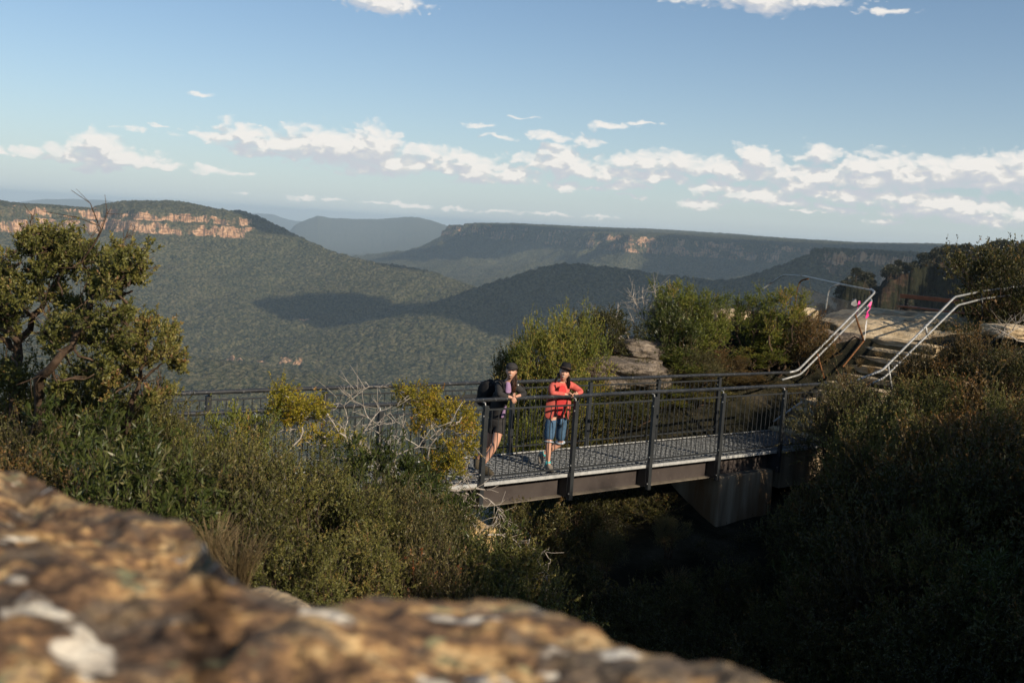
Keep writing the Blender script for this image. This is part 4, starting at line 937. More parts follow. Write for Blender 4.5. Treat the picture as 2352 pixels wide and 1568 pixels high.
tree_from_view('tree', 'teatree', 8.2, [
  ([(60, 1250), (80, 1050), (90, 900), (100, 740), (180, 600), (260, 490), (330, 380), (380, 250), (330, 170)], .075, .012),
  ([(260, 490), (200, 440), (150, 370), (175, 250), (180, 130)], .025, .007), ([(180, 600), (110, 560), (60, 450), (20, 380)], .022, .007),
  ([(330, 380), (420, 330), (480, 230)], .02, .006), ([(0, 650), (60, 690), (100, 745)], .05, .035), ([(-60, 700), (40, 740), (95, 790)], .05, .04)],
  [(170, 190, 75), (230, 120, 55), (150, 130, 50), (260, 200, 60), (330, 150, 60), (400, 130, 50), (400, 200, 60), (230, 320, 75), (180, 400, 60), (340, 270, 75), (470, 220, 50), (60, 320, 60), (20, 420, 70), (60, 540, 55), (-20, 300, 60), (90, 640, 50), (300, 420, 50), (20, 230, 40), (-20, 560, 80), (120, 480, 45), (430, 300, 50), (330, 480, 45), (50, 840, 60), (-30, 880, 80)],
  (60, 1250), 'tall open-crowned tree at the left edge with dark forked trunk', 31, ydn=62, kd=25, cr=.088, side=7, leafk=.55, trk=.62)
tree_from_view('tree', 'teatree', 7.6, [
  ([(200, 1240), (215, 1000), (240, 920), (310, 850), (400, 770), (410, 720), (470, 620), (520, 500), (560, 455), (650, 430), (745, 330)], .065, .008),
  ([(520, 500), (500, 400), (450, 300), (560, 130), (540, 90)], .022, .005), ([(405, 745), (500, 755), (600, 770), (680, 790)], .03, .008), ([(560, 455), (620, 360), (650, 220)], .02, .006), ([(650, 430), (700, 300), (760, 230)], .016, .005),
  ([(470, 620), (560, 620), (640, 560), (700, 530)], .02, .006), ([(310, 850), (290, 760), (300, 650)], .02, .006)],
  [(650, 190, 40), (660, 250, 60), (760, 240, 50), (770, 310, 45), (540, 350, 65), (520, 430, 55), (610, 330, 60), (700, 330, 60), (590, 270, 45), (640, 420, 50), (480, 590, 60), (420, 520, 55), (620, 570, 55), (700, 535, 45), (300, 600, 65), (260, 660, 50), (360, 660, 55), (540, 680, 65), (620, 740, 65), (430, 650, 50), (560, 830, 55), (470, 850, 50), (330, 920, 50), (690, 690, 55), (500, 230, 25), (310, 720, 40)],
  (200, 1240), 'leaning twisted tree in front of the left cliffs, second from the left edge', 32, ydn=62, kd=25, cr=.088, side=7, leafk=.55, trk=.62)
tree_from_view('tree', 'teatree', 8.4, [
  ([(700, 1250), (720, 1120), (745, 1030), (770, 960), (800, 850), (810, 730), (880, 640)], .045, .008), ([(770, 960), (840, 900), (880, 870), (980, 800)], .022, .006), ([(770, 960), (700, 880), (640, 800)], .018, .005)],
  [(780, 620, 50), (830, 590, 45), (900, 650, 65), (930, 700, 45), (880, 740, 50), (760, 700, 60), (740, 800, 65), (800, 790, 40), (960, 790, 45), (985, 830, 35), (680, 860, 55), (620, 900, 45), (860, 980, 45), (910, 960, 35), (830, 1030, 40), (560, 960, 45)],
  (700, 1250), 'small slender tree rising in front of the left end of the railing', 33, ydn=62, kd=25, cr=.088, side=7, leafk=.55, trk=.62)

# bush thicket in front of the bridge, left to centre
put('heath', 60, 900, 220, 8.6, 'tall rusty-brown heath bush at the left edge under the tall tree')
put('heath2', 20, 980, 220, 7.4, 'brown heath bush just above the left end of the blurred boulder')
put('rust', 70, 1020, 150, 6.8, 'low orange-tipped shrub behind the small knob of the blurred boulder')
put('lance', 215, 945, 250, 7.6, 'leafy green shrub with long narrow leaves under the leaning tree')
put('lance', 300, 1030, 220, 6.6, 'dark green long-leaved shrub along the top of the blurred boulder')
put('teatree2', 350, 940, 230, 8.9, 'grey-brown twiggy bush behind the long-leaved shrubs')
put('teatree', 455, 1010, 180, 8.0, 'olive bush with brown tips left of the big olive shrub')
put('teatree2', 395, 985, 150, 9.2, 'small olive bush right at the left end of the near railing')
put('heath', 470, 1060, 180, 7.2, 'orange-brown heath tuft between the long-leaved shrub and the big olive shrub')
put('teatree', 600, 985, 250, 8.6, 'big olive-green shrub in the middle of the thicket before the railing')
put('sprig', 565, 903, 170, 9.6, 'tall leafy shrub with a pointed top crossing the railing', asp=.42)
put('teatree', 520, 1080, 200, 7.4, 'dark olive bush in the lower thicket above the blurred boulder')
put('teatree2', 690, 1060, 270, 8.2, 'dense olive shrub with a dark hollow, right of the thicket middle')
put('teatree2', 760, 1090, 230, 8.6, 'round olive shrub left of the brown heath bank')
put('lance', 860, 1020, 170, 10.0, 'narrow-leaved green shrub under the bare yellow-tipped branches')
put('lance', 980, 1065, 150, 11.3, 'green long-leaved shrub below the right-hand yellow shrub')
put('teatree', 820, 1120, 240, 8.4, 'olive shrub with reddish stems in the lower thicket')
put('heath2', 905, 1125, 240, 8.8, 'broad brown heath bush banked in front of the girder', asp=.7)
put('heath', 990, 1160, 260, 9.2, 'brown upright heath bush left of the yellow sandstone block')
put('teatree', 820, 1215, 300, 7.4, 'dark olive bush along the middle of the blurred boulder')
put('heath2', 960, 1260, 280, 7.9, 'brown heath bush above the middle of the blurred boulder')
put('lance', 1095, 1235, 150, 9.0, 'bright green long-leaved shrub below the yellow sandstone block')
put('teatree', 1180, 1235, 150, 9.4, 'olive bush at the edge of the dark gully')
put('teatree2', 1130, 1300, 150, 8.2, 'small green bush below the bush at the gully edge')
put('teatree', 1290, 1385, 55, 8.5, 'tiny olive sprig poking up over the boulder rim into the gully')
put('teatree', 700, 1240, 240, 6.8, 'dark shaded bush right behind the pale rock slab')
put('teatree2', 120, 838, 170, 8.6, 'olive bush filling the foot of the tall left tree')
put('teatree', 235, 852, 170, 8.8, 'olive-brown bush under the crown of the leaning tree')
put('heath2', 320, 915, 140, 8.9, 'grey twiggy bush just right of the leaning tree foot')
# yellow shrubs and bare branches before the bridge
S2 = .3030; OX, OY = 356.4, 831.5
tree_from_view('shrub', 'yellow', 10.2, [([(850, 900), (900, 760), (1100, 580), (1110, 450), (1050, 340)], .02, .005), ([(1100, 560), (1080, 480), (980, 380)], .012, .004)],
  [(950, 250, 35), (960, 310, 50), (1030, 310, 45), (1060, 370, 60), (960, 380, 55), (1150, 360, 40), (1220, 350, 40), (1000, 430, 45), (1230, 400, 30), (1060, 440, 30)], (850, 900),
  'bright yellow-green shrub against the railing, left of the bare branches', 51, cat='shrub', bark='bleached', sc_=S2, ox=OX, oy=OY, dep=.25, leafk=1.7)
tree_from_view('shrub', 'yellow', 11.0, [([(1640, 930), (1780, 840), (1830, 700), (2000, 640), (2040, 580)], .022, .006), ([(1540, 830), (1500, 700), (1440, 560), (1350, 460), (1290, 370), (1200, 300)], .022, .005), ([(1500, 700), (1560, 600), (1640, 450), (1580, 330), (1480, 250)], .014, .004), ([(1440, 560), (1460, 440), (1430, 330), (1370, 260)], .012, .004),
   ([(1830, 700), (1700, 620), (1700, 480), (1740, 380)], .014, .004), ([(1690, 860), (1660, 740), (1640, 680)], .010, .004), ([(1700, 540), (1620, 470), (1700, 370), (1800, 330)], .009, .003), ([(1430, 330), (1540, 240), (1620, 185), (1680, 190)], .007, .003), ([(1560, 600), (1500, 520), (1380, 500)], .008, .003), ([(1460, 790), (1380, 740), (1290, 740)], .01, .004), ([(2000, 640), (1900, 580), (1880, 480), (1800, 440)], .01, .004)],
  [(1340, 550, 35), (1400, 600, 35), (1500, 600, 28), (1250, 610, 35), (1310, 640, 30), (1220, 560, 24), (1580, 700, 25), (1130, 600, 22)], (1640, 930),
  'tangle of bare pale branches with few yellow leaves before the railing', 52, cat='shrub', side=8, bark='bleached', sc_=S2, ox=OX, oy=OY, dep=.3, leafk=.8, twigmat='bleached')
tree_from_view('shrub', 'yellow', 11.6, [([(2000, 950), (2060, 760), (2140, 560), (2250, 450), (2330, 300)], .022, .005), ([(2140, 560), (2080, 420), (2000, 330), (1900, 300)], .014, .004), ([(2060, 760), (2200, 700), (2330, 640), (2420, 640)], .012, .004), ([(2200, 700), (2260, 800), (2360, 880)], .009, .004)],
  [(1860, 260, 40), (1900, 310, 45), (1970, 280, 45), (2010, 340, 55), (2100, 330, 55), (2120, 265, 30), (2140, 400, 60), (2060, 430, 50), (2250, 380, 40), (2210, 480, 45), (2350, 430, 45), (2400, 480, 45), (2330, 520, 35), (2000, 500, 30), (2380, 640, 35), (2250, 650, 30), (2120, 740, 50), (2200, 780, 55), (2280, 740, 45), (2300, 820, 30), (2060, 820, 50), (2140, 870, 50), (2000, 900, 55), (2080, 960, 50),], (2000, 950),
  'sparse yellow-orange shrub left of the person with the backpack, over the near rail', 53, cat='shrub', side=7, bark='bleached', sc_=S2, ox=OX, oy=OY, dep=.35, leafk=1.5)
# dead pale branches drooping below the deck
def dead(name, y0, limbs_px, base, label, seed, sc_, ox, oy, r0=.02, mat='bleached', side=7, cat='dead branch', slen=.25):
    r = np.random.default_rng(seed); v = lambda q: (ox+q[0]*sc_, oy+q[1]*sc_); m = MB(); loc = at(*v(base), y0)
    e = empty(name, loc, label, cat)
    for j, (pts, ra, rb) in enumerate(limbs_px):
        dd = r.uniform(-.25, .25); q = [at(*v(p), y0+dd*min(1, i*.4)) for i, p in enumerate(pts)]; fine = []
        for a, b in zip(q[:-1], q[1:]):
            n_ = 3
            for i in range(n_): fine.append(a+(b-a)*i/n_+(r.normal(size=3)*np.linalg.norm(b-a)*.045 if i else 0))
        fine.append(q[-1]); m.tube(fine, ra, 6, rb)
        for _ in range(side):
            i = r.integers(1, len(fine)-1); d = nrm(fine[i]-fine[i-1]+r.normal(size=3)*np.linalg.norm(fine[i]-fine[i-1])*.9)
            e1 = fine[i]+d*slen*r.uniform(.4, 1); m.tube([fine[i], fine[i]+d*slen*.3+r.normal(size=3)*.01, e1], min(ra, .005)*.8, 4, .0015)
    m.build('twigs', M[mat], e, True); return e
C1 = 1/1.96/1.6837; ox1, oy1 = 950.3, 772.1
dead('dead_branch', 11.4, [([(60, 1300), (130, 1230), (230, 1160), (330, 1170), (470, 1150), (560, 1165)], .026, .008), ([(230, 1160), (330, 1120), (400, 1060), (395, 1000)], .01, .003), ([(330, 1180), (480, 1190), (560, 1230), (640, 1300), (690, 1420)], .011, .003), ([(200, 1210), (260, 1290), (330, 1330), (430, 1390), (500, 1460)], .009, .003), ([(120, 1290), (200, 1330), (280, 1380), (350, 1400)], .008, .003), ([(560, 1230), (640, 1300), (655, 1380), (650, 1480)], .006, .002), ([(470, 1150), (380, 1240), (470, 1290)], .006, .002), ([(640, 1340), (620, 1420), (560, 1440)], .004, .002)],
     (60, 1300), 'bleached dead branch drooping over the girder left of the first front post', 61, C1, ox1, oy1, side=9, slen=.3)
C5 = 1/1.668/1.6837; ox5, oy5 = 831.5, 1009.7
dead('dead_branch', 9.6, [([(790, 610), (900, 610), (990, 650), (1030, 700)], .009, .003), ([(1080, 880), (1130, 900), (1190, 960), (1160, 1050)], .009, .003), ([(1080, 640), (1060, 700), (990, 720)], .006, .003), ([(1130, 770), (1180, 850), (1200, 940), (1140, 1030)], .008, .002), ([(1130, 740), (1180, 720), (1215, 770), (1200, 830)], .007, .002), ([(1120, 900), (1130, 1000), (1135, 1080)], .006, .002), ([(1170, 880), (1200, 960), (1185, 1070)], .005, .002)],
     (1080, 880), 'thin bare twigs hanging from the bush at the gully edge', 62, C5, ox5, oy5, side=8, slen=.2)
dead('dead_shrub', 22.5, [([(1080, 530), (1070, 420), (1000, 300), (990, 210)], .022, .006), ([(1075, 480), (1100, 360), (1150, 260), (1130, 190)], .02, .005), ([(1070, 430), (1020, 380), (940, 320)], .015, .005), ([(1100, 380), (1060, 300), (1060, 200)], .014, .004), ([(1080, 500), (1160, 420), (1200, 330)], .016, .005), ([(1070, 520), (1000, 460), (970, 380)], .014, .004), ([(1100, 360), (1180, 310), (1210, 290)], .01, .004), ([(1080, 500), (1130, 400), (1160, 300)], .014, .004), ([(1030, 400), (1010, 300), (960, 250)], .01, .003)],
     (1080, 530), 'upright bleached dead shrub on the rock ledge against the dark blue ridge', 63, .3283, 1128.5, 593.9, side=14, slen=.5, cat='dead shrub')
dead('dead_shrub', 22.0, [([(960, 600), (900, 560), (820, 520), (700, 510), (600, 500)], .022, .006), ([(960, 600), (900, 540), (860, 540), (820, 600), (760, 640)], .02, .006), ([(870, 480), (820, 420), (740, 400), (690, 380)], .018, .005), ([(960, 560), (900, 470), (870, 400), (890, 310)], .018, .005), ([(900, 470), (800, 460), (700, 440)], .012, .004)],
     (960, 600), 'sprawling pale dead branches just left of the overhanging rock ledge', 64, .3283, 1128.5, 593.9, side=14, slen=.45, cat='dead shrub')
dead('dead_branch', 20.5, [([(2350, 700), (2200, 640), (2120, 590), (2040, 570)], .016, .004), ([(2200, 640), (2250, 600), (2330, 560)], .014, .005), ([(2200, 640), (2140, 640), (2090, 540)], .01, .003), ([(2250, 600), (2280, 540), (2380, 500)], .01, .003), ([(2180, 620), (2180, 560), (2120, 520)], .008, .003)],
     (2200, 640), 'grey dead twigs sprawling above the brown scrub at the right edge', 65, 1/2.329/1.6837, 1752, 605.8, side=12, slen=.4)

# bushes on the outcrop behind the bridge
put('conifer', 1290, 735, 165, 19.8, 'rounded yellow-green bush behind the person in the coral fleece', zb=-.6, asp=.62)
put('conifer', 1325, 718, 110, 20.0, 'upper right lobe of bush, a narrow yellow-green shrub left of the dead branches', zb=-.5, asp=.5)
put('deep', 1195, 790, 90, 20.3, 'dark green bush just above the black cap', zb=-.8, asp=.45)
put('conifer', 1225, 745, 90, 19.8, 'small orange-tinted shrub at the left of the rounded yellow-green bush', zb=-.5, asp=.5)
put('deep', 1400, 705, 60, 21.5, 'small dark green tuft above the sprawling dead branches', zb=.7)
put('sprig', 1543, 632, 70, 22.6, 'tallest thin spire-topped shrub on the outcrop')
put('sprig', 1590, 660, 150, 22.2, 'tall green shrub right of the spire-topped shrub')
put('sprig', 1640, 655, 90, 22.6, 'green shrub with two pointed tips beside the pale rounded rock')
put('lance', 1560, 710, 130, 21.8, 'long-leaved reddish-green shrub below the spire-topped shrub')
put('sprig', 1560, 792, 160, 21.7, 'olive-orange bush in the lower middle of the outcrop')
put('heath2', 1600, 805, 170, 21.5, 'grey-twigged bush just above the far railing')
put('sprig', 1735, 665, 110, 23.2, 'left part of the bush pair before the mesh fence, greyish with dead tips')
put('sprig', 1800, 645, 130, 23.0, 'bushy green shrub in front of the mesh fence')
put('rust', 1670, 795, 120, 22.4, 'orange-tipped bush right of the lower middle of the outcrop')
put('sprig', 1735, 790, 130, 22.9, 'wide green bush left of the bare rock slope')
put('sprig', 1765, 752, 100, 23.2, 'green bush between the mesh fence and the bare rock slope')
put('heath', 1480, 832, 150, 20.9, 'low dark bush below the rock ledges')
put('rust2', 1860, 730, 60, 23.0, 'small green tuft on the pale ledge by the fence post')
put('teatree2', 1440, 900, 190, 20.3, 'leafy bush seen through the balusters right of the coral fleece')
put('teatree', 1600, 888, 170, 21.4, 'dark olive bush seen through the balusters in the middle bays')
put('teatree2', 1300, 895, 160, 19.5, 'bush behind the far railing between the two people')
put('conifer', 1195, 925, 110, 18.9, 'bush behind the far railing below the backpack', asp=.5)
put('rust2', 1720, 890, 130, 22.5, 'brownish bush seen through the balusters of the last full bay')
put('heath', 1815, 885, 70, 22.6, 'dry brown bush just under the bend of the steel handrail', zb=.0)
put('teatree', 1370, 885, 150, 20.2, 'olive bush seen through the bay just right of the coral fleece person')
put('conifer', 1520, 885, 150, 21.0, 'yellow-green bush seen through the third bay from the right')
put('rust', 1660, 885, 130, 22.2, 'brown-tipped bush seen through the second bay from the right')
# bushes on the right, sunlit tops
RG = 'scrub on the shaded right-hand slope'
put('rust2', 1968, 880, 85, 20.2, 'brown-tipped bush at the end of the near railing')
put('sprig', 2010, 930, 130, 18.4, 'bushy brown-green shrub right of the last railing post')
put('heath2', 1970, 890, 130, 19.0, 'olive heath bush below the middle of the steps')
put('sprig', 1955, 990, 75, 18.5, 'twiggy shrub overhanging the end of the deck', zb=-.7)
put('rust', 2150, 805, 130, 19.6, 'dark leafy bush on the right side of the steps')
put('teatree', 2105, 872, 140, 18.3, 'green rounded shrub below the right-hand handrail')
put('rust', 2165, 780, 150, 19.8, 'rusty-brown bush right of the steps, below the platform edge')
put('rust2', 2250, 775, 190, 19.4, 'wide rusty-brown bush below the platform edge')
put('deep', 2330, 800, 190, 18.6, 'dark green bush at the right edge below the bleached twigs')
put('teatree2', 2040, 930, 160, 17.2, 'olive shrub with grey stems right of the steps bottom')
put('teatree', 2160, 860, 170, 17.8, 'upright green-grey shrub in the middle of the right slope')
put('rust', 1970, 1070, 150, 16.9, 'sunlit orange-brown heath bush beside the pier top')
put('teatree2', 1850, 1130, 90, 16.8, 'small green bush against the right side of the pier')
put('rust2', 2005, 1050, 150, 16.3, 'second orange-brown heath bush, right of the one beside the pier top')
put('deep', 2110, 745, 60, 25.5, 'small bush under the left half of the bench seat', zb=1.6)
put('teatree', 2175, 738, 90, 24.8, 'bush in front of the right bench leg', zb=1.5)
put('teatree2', 2230, 745, 110, 24.2, 'low green bush at the foot of the right handrail post', zb=1.5)
put('deep', 2325, 550, 130, 24.5, 'tall dark bush rising at the right edge above the handrail', zb=1.2)
put('deep', 2290, 655, 120, 25.5, 'dark leafy bush behind the right handrail', zb=1.5)
put('deep2', 2350, 620, 130, 26, 'dark tree-like bush at the extreme right edge', zb=1.2)
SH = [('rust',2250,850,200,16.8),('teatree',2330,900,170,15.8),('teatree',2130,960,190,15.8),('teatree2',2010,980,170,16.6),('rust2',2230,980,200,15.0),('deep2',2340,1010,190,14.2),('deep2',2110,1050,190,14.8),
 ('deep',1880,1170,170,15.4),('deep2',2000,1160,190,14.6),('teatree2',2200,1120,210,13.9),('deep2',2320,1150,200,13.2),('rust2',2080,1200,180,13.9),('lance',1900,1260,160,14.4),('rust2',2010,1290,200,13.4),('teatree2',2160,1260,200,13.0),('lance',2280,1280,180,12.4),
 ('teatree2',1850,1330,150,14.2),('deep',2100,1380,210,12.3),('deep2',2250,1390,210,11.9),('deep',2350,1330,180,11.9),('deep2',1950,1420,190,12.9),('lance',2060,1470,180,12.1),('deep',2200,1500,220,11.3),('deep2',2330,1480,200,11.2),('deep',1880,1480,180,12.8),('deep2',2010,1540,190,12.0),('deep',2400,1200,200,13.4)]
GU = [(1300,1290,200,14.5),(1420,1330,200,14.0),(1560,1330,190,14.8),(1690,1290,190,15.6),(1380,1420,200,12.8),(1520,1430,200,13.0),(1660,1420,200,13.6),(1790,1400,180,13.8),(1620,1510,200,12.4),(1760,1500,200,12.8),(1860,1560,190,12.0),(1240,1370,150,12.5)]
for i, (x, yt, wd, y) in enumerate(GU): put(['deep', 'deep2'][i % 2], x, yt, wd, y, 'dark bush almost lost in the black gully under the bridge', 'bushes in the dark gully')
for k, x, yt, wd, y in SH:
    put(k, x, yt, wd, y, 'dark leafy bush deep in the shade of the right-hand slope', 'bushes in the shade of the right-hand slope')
for k, x, yt, wd, y, lb in [('heath', 1400, 1225, 90, 15.0, 'pale feathery dead tuft lit in the dark gully under the bridge'), ('heath2', 1540, 1190, 90, 16.2, 'small dry tuft left of the pier in the gully'), ('deep2', 1230, 1160, 220, 15.0, 'dark bush under the girder beside the sandstone block'), ('deep', 1330, 1130, 220, 17.5, 'dark bush in the gully under the middle of the bridge'), ('deep', 1480, 1120, 220, 18.6, 'dark bush in the gully just left of the pier')]:
    put(k, x, yt, wd, y, lb, zb=-10.55 if wd < 100 else -11.3)

# grass tufts
def tuft(name, n, H, spread, seed, mat='dry_grass'):
    r = np.random.default_rng(seed); a = r.uniform(0, 6.28, n); q = r.uniform(0, spread, n); b = np.stack([q*np.cos(a), q*np.sin(a), q*0], -1)
    d = nrm(np.stack([np.cos(a)*r.uniform(.05, .5, n), np.sin(a)*r.uniform(.05, .5, n), np.ones(n)], -1)); h = r.uniform(.4, 1, (n, 1))*H
    p1 = b+d*h*.55; p2 = b+d*h*.9+np.stack([np.cos(a), np.sin(a), -a*0-.25], -1)*h*.22*r.uniform(.1, 1, (n, 1))
    V1, F1 = tube_arrays(np.concatenate([b, p1]), np.concatenate([p1, p2]), .0022, .0012, 3)
    return npmesh(name, V1, F1, {'tint': np.repeat(np.tile(r.random(n), 2), 6)})
gt = tuft('grass_tuft', 240, .55, .10, 3)
def grass(px, py, y, s, label, zb=None, mat='dry_grass', group=None):
    p = at(px, py, y); o = bpy.data.objects.new('grass_tuft', gt); col.objects.link(o)
    if not gt.materials: gt.materials.append(M[mat])
    z = (g1(p[0], p[1])-.03) if zb is None else zb
    o.location = (p[0], p[1], z); o.scale = (s, s, s); o.rotation_euler = (0, 0, rz_.uniform(0, 6)); tag(o, label, 'grass tuft', group); return o
p = at(545, 1330, 5.0); grass(545, 1330, 5.0, .62, 'straw-coloured grass tuft at the notch of the blurred boulder', zb=p[2]-.05)
p = at(492, 1250, 5.2); grass(492, 1250, 5.2, .55, 'few tall pale grass stalks left of the straw-coloured tuft', zb=p[2]-.1)
grass(1450, 1290, 15.2, 1.0, 'dim dry grass tuft in the gully left of the pier foot')
grass(1560, 1250, 16.3, .9, 'pale dry grass right beside the left foot of the pier')
grass(1790, 960, 21.9, 1.0, 'brown dry grass at the foot of the last far railing post', zb=-.25)
for i, (x, y_, d) in enumerate([(1950, 845, 22.3), (1975, 830, 22.9), (2000, 845, 22.6), (1930, 868, 21.9), (2020, 815, 23.2)]):
    p = at(x, y_, d); grass(x, y_, d, .45, 'thin dry grass growing between the sandstone steps', zb=p[2]-.12, group='grass on the steps')

# undergrowth that nobody could count, over all the near ground
def undergrowth():
    r = np.random.default_rng(99); n = 4200
    x = r.uniform(-9, 16, n); y = r.uniform(4.5, 30, n)
    s = (x-BO[0])*BU[0]+(y-BO[1])*BU[1]; nn = (x-BO[0])*BN[0]+(y-BO[1])*BN[1]
    ok = ~((nn > -.25) & (nn < 1.9) & (s > -1.8) & (s < 13.2)) & ~((x > 7.0) & (y > 23.3) & (x < 11.4)) & (np.hypot(x, y) > 4.4) & ~((x > 5.7) & (x < 7.7) & (y > 22.1) & (y < 24.2))
    ok &= ~((x > -1.2) & (x < 2.2) & (y > 10.5) & (y < 14.6) & (r.random(n) < .5))
    ok &= (np.abs(np.arctan2(x, y)) < R(34)); ok &= ~((x < 0) & (y < 12) & (r.random(n) < .5))
    x, y = x[ok], y[ok]; z = gz(x, y); ok = z > -6; x, y, z = x[ok], y[ok], z[ok]; n = len(x)
    K = 130; h = r.uniform(.12, .36, (n, 1, 1))
    u = r.normal(size=(n, K, 3)); u[..., 2] = np.abs(u[..., 2]); rr = r.uniform(0, 1, (n, K, 1))**.5
    P = np.stack([x, y, z], -1)[:, None]+u*rr*h*np.array([.45, .45, .55]); D = nrm(u+np.array([0, 0, .9])+r.normal(size=u.shape)*.4)
    tint = np.clip(r.uniform(.1, .8, (n, 1))+r.normal(size=(n, K))*.15, 0, 1)
    V, F = leaf_arrays(P.reshape(-1, 3), D.reshape(-1, 3), r.uniform(.02, .055, n*K), .010, r)
    o = link('undergrowth', npmesh('undergrowth', V, F, {'tint': np.repeat(tint.ravel(), 4)}), M['leaf_ground']); tag(o, 'low heath and ground cover over the slopes around the bridge', 'ground cover', kind='stuff')
    # scrub on the rise to the right, out of the picture, whose shade falls into the gully
undergrowth()
for i in range(34):
    k = ['deep', 'teatree', 'deep2', 'rust', 'teatree2'][i % 5]; e, used = PRO[k]; w_ = 3+i*.62; vv = rz_.uniform(-8.5, -5.5)
    x, y = -.707*vv+.707*w_, .707*vv+.707*w_; s = rz_.uniform(.7, 1.15)
    copy_tree(e, (x, y, g1(x, y)-.1), (s, s, s), rz_.uniform(0, 6), 'unseen scrub added on the right-hand rise to shade the gully', 'unseen shading scrub on the rise beside the lookout rock')
for k, (e, used) in PRO.items():
    if not used:
        for ch in list(e.children): bpy.data.objects.remove(ch)
        bpy.data.objects.remove(e)
# ------------------------------------------------------------------ people
def c2(X, Y, n):                       # point of the close-up view (x, y) on the plane n metres behind the near railing
    return atn((1800+X/3.137)/1.6837, (1360+Y/3.137)/1.6837, n)
def skin_mesh(chains, sub=2, root=0):
    """chains: list of lists of (point, radius); equal points are shared"""
    V = []; E_ = []; Rd = []; roots = []; key = {}
    for ch in chains:
        prev = None
        for p, r_ in ch:
            k = tuple(np.round(p, 5))
            if k not in key: key[k] = len(V); V.append(p); Rd.append(r_)
            i = key[k]
            if prev is not None and prev != i: E_.append((prev, i))
            prev = i
    me = bpy.data.meshes.new('tmp'); me.from_pydata([tuple(map(float, v)) for v in V], E_, []); o = bpy.data.objects.new('tmp', me); col.objects.link(o)
    m = o.modifiers.new('s', 'SKIN'); m.use_smooth_shade = True
    par = list(range(len(V)))
    def fd(a):
        while par[a] != a: a = par[a]
        return a
    for a, b in E_: par[fd(a)] = fd(b)
    seen = set(); sv = me.skin_vertices[0].data
    for i in range(len(V)):
        rr = Rd[i]; sv[i].radius = (rr, rr) if not isinstance(rr, tuple) else rr
        f = fd(i); sv[i].use_root = f not in seen; seen.add(f)
    s = o.modifiers.new('u', 'SUBSURF'); s.levels = sub; s.render_levels = sub
    dg = bpy.context.evaluated_depsgraph_get(); dg.update(); out = bpy.data.meshes.new_from_object(o.evaluated_get(dg)); bpy.data.objects.remove(o); bpy.data.meshes.remove(me)
    return out
def join(name, meshes, mat, parent):
    bm = bmesh.new()
    for m in meshes: bm.from_mesh(m)
    me = bpy.data.meshes.new(name); bm.to_mesh(me); bm.free(); return link(name, me, mat, parent, True)
def frame(fwd, up):
    f = nrm(np.array(fwd, float)); s = nrm(np.cross(f, up)); u = np.cross(s, f); return -s, f, u   # the viewer's right, forward, up
def head_mesh(c, s, f, u, h=.112):
    """face looks along f; half height h"""
    bm = bmesh.new(); bmesh.ops.create_uvsphere(bm, u_segments=40, v_segments=32, radius=1)
    for v in bm.verts:
        x, y, z = v.co; w_ = .66; dpt = .80
        jaw = max(0., -z); X = x*w_*(1-.36*jaw**1.3); Y = y*dpt*(1-.20*jaw)+(.10*jaw if y > 0 else -.05*jaw)
        if y > 0: Y = min(Y, .70+.05*(1-abs(x)))
        fx = x*w_
        if y > 0:
            Y += .20*math.exp(-((fx/.10)**2))*math.exp(-(((z+.16)/.20)**2))*(1 if z < .05 else .5)      # nose
            for sx in (-1, 1): Y -= .085*math.exp(-(((fx-sx*.24)/.13)**2))*math.exp(-(((z-.05)/.10)**2))
            Y += .035*math.exp(-((fx/.26)**2))*math.exp(-(((z+.50)/.10)**2))                                # lips
            Y += .05*math.exp(-((fx/.18)**2))*math.exp(-(((z+.82)/.14)**2))                                 # chin
            for sx in (-1, 1): Y += .03*math.exp(-(((fx-sx*.32)/.14)**2))*math.exp(-(((z+.25)/.15)**2))
        p = c+h*(X*s+Y*f+z*u); v.co = p
    for sx in (-1, 1):                   # ears
        e = bmesh.ops.create_uvsphere(bm, u_segments=10, v_segments=8, radius=1)['verts']
        for v in e:
            x, y, z = v.co; v.co = c+h*((sx*(.66+.08*x))*s+(-.05+.14*y)*f+(-.02+.24*z)*u)
    me = bpy.data.meshes.new('h'); bm.to_mesh(me); bm.free(); return me
def ell(c, ax, ay, az, seg=16):
    bm = bmesh.new(); bmesh.ops.create_uvsphere(bm, u_segments=seg, v_segments=seg*3//4, radius=1)
    for v in bm.verts: v.co = Vector(c+v.co.x*np.array(ax)+v.co.y*np.array(ay)+v.co.z*np.array(az))
    me = bpy.data.meshes.new('e'); bm.to_mesh(me); bm.free(); return me
def face_bits(c, s, f, u, P, h=.112, smile=True):
    eyes = [ell(c+h*(sx*.24*s+.66*f+.05*u), s*h*.085, f*h*.05, u*h*.04, 10) for sx in (-1, 1)]; join('eyes', eyes, M['eye'], P)
    brows = [ell(c+h*(sx*.25*s+.70*f+.19*u), s*h*.13, f*h*.03, u*h*.022, 8) for sx in (-1, 1)]; join('eyebrows', brows, M['dark_hair'], P)
    mth = [ell(c+h*(k*.07*s+(.775-.02*abs(k))*f+(-.50+.012*k*k)*u), s*h*.06, f*h*.03, u*h*.028, 8) for k in (-2, -1, 0, 1, 2)]; join('mouth', mth, M['teeth'], P)
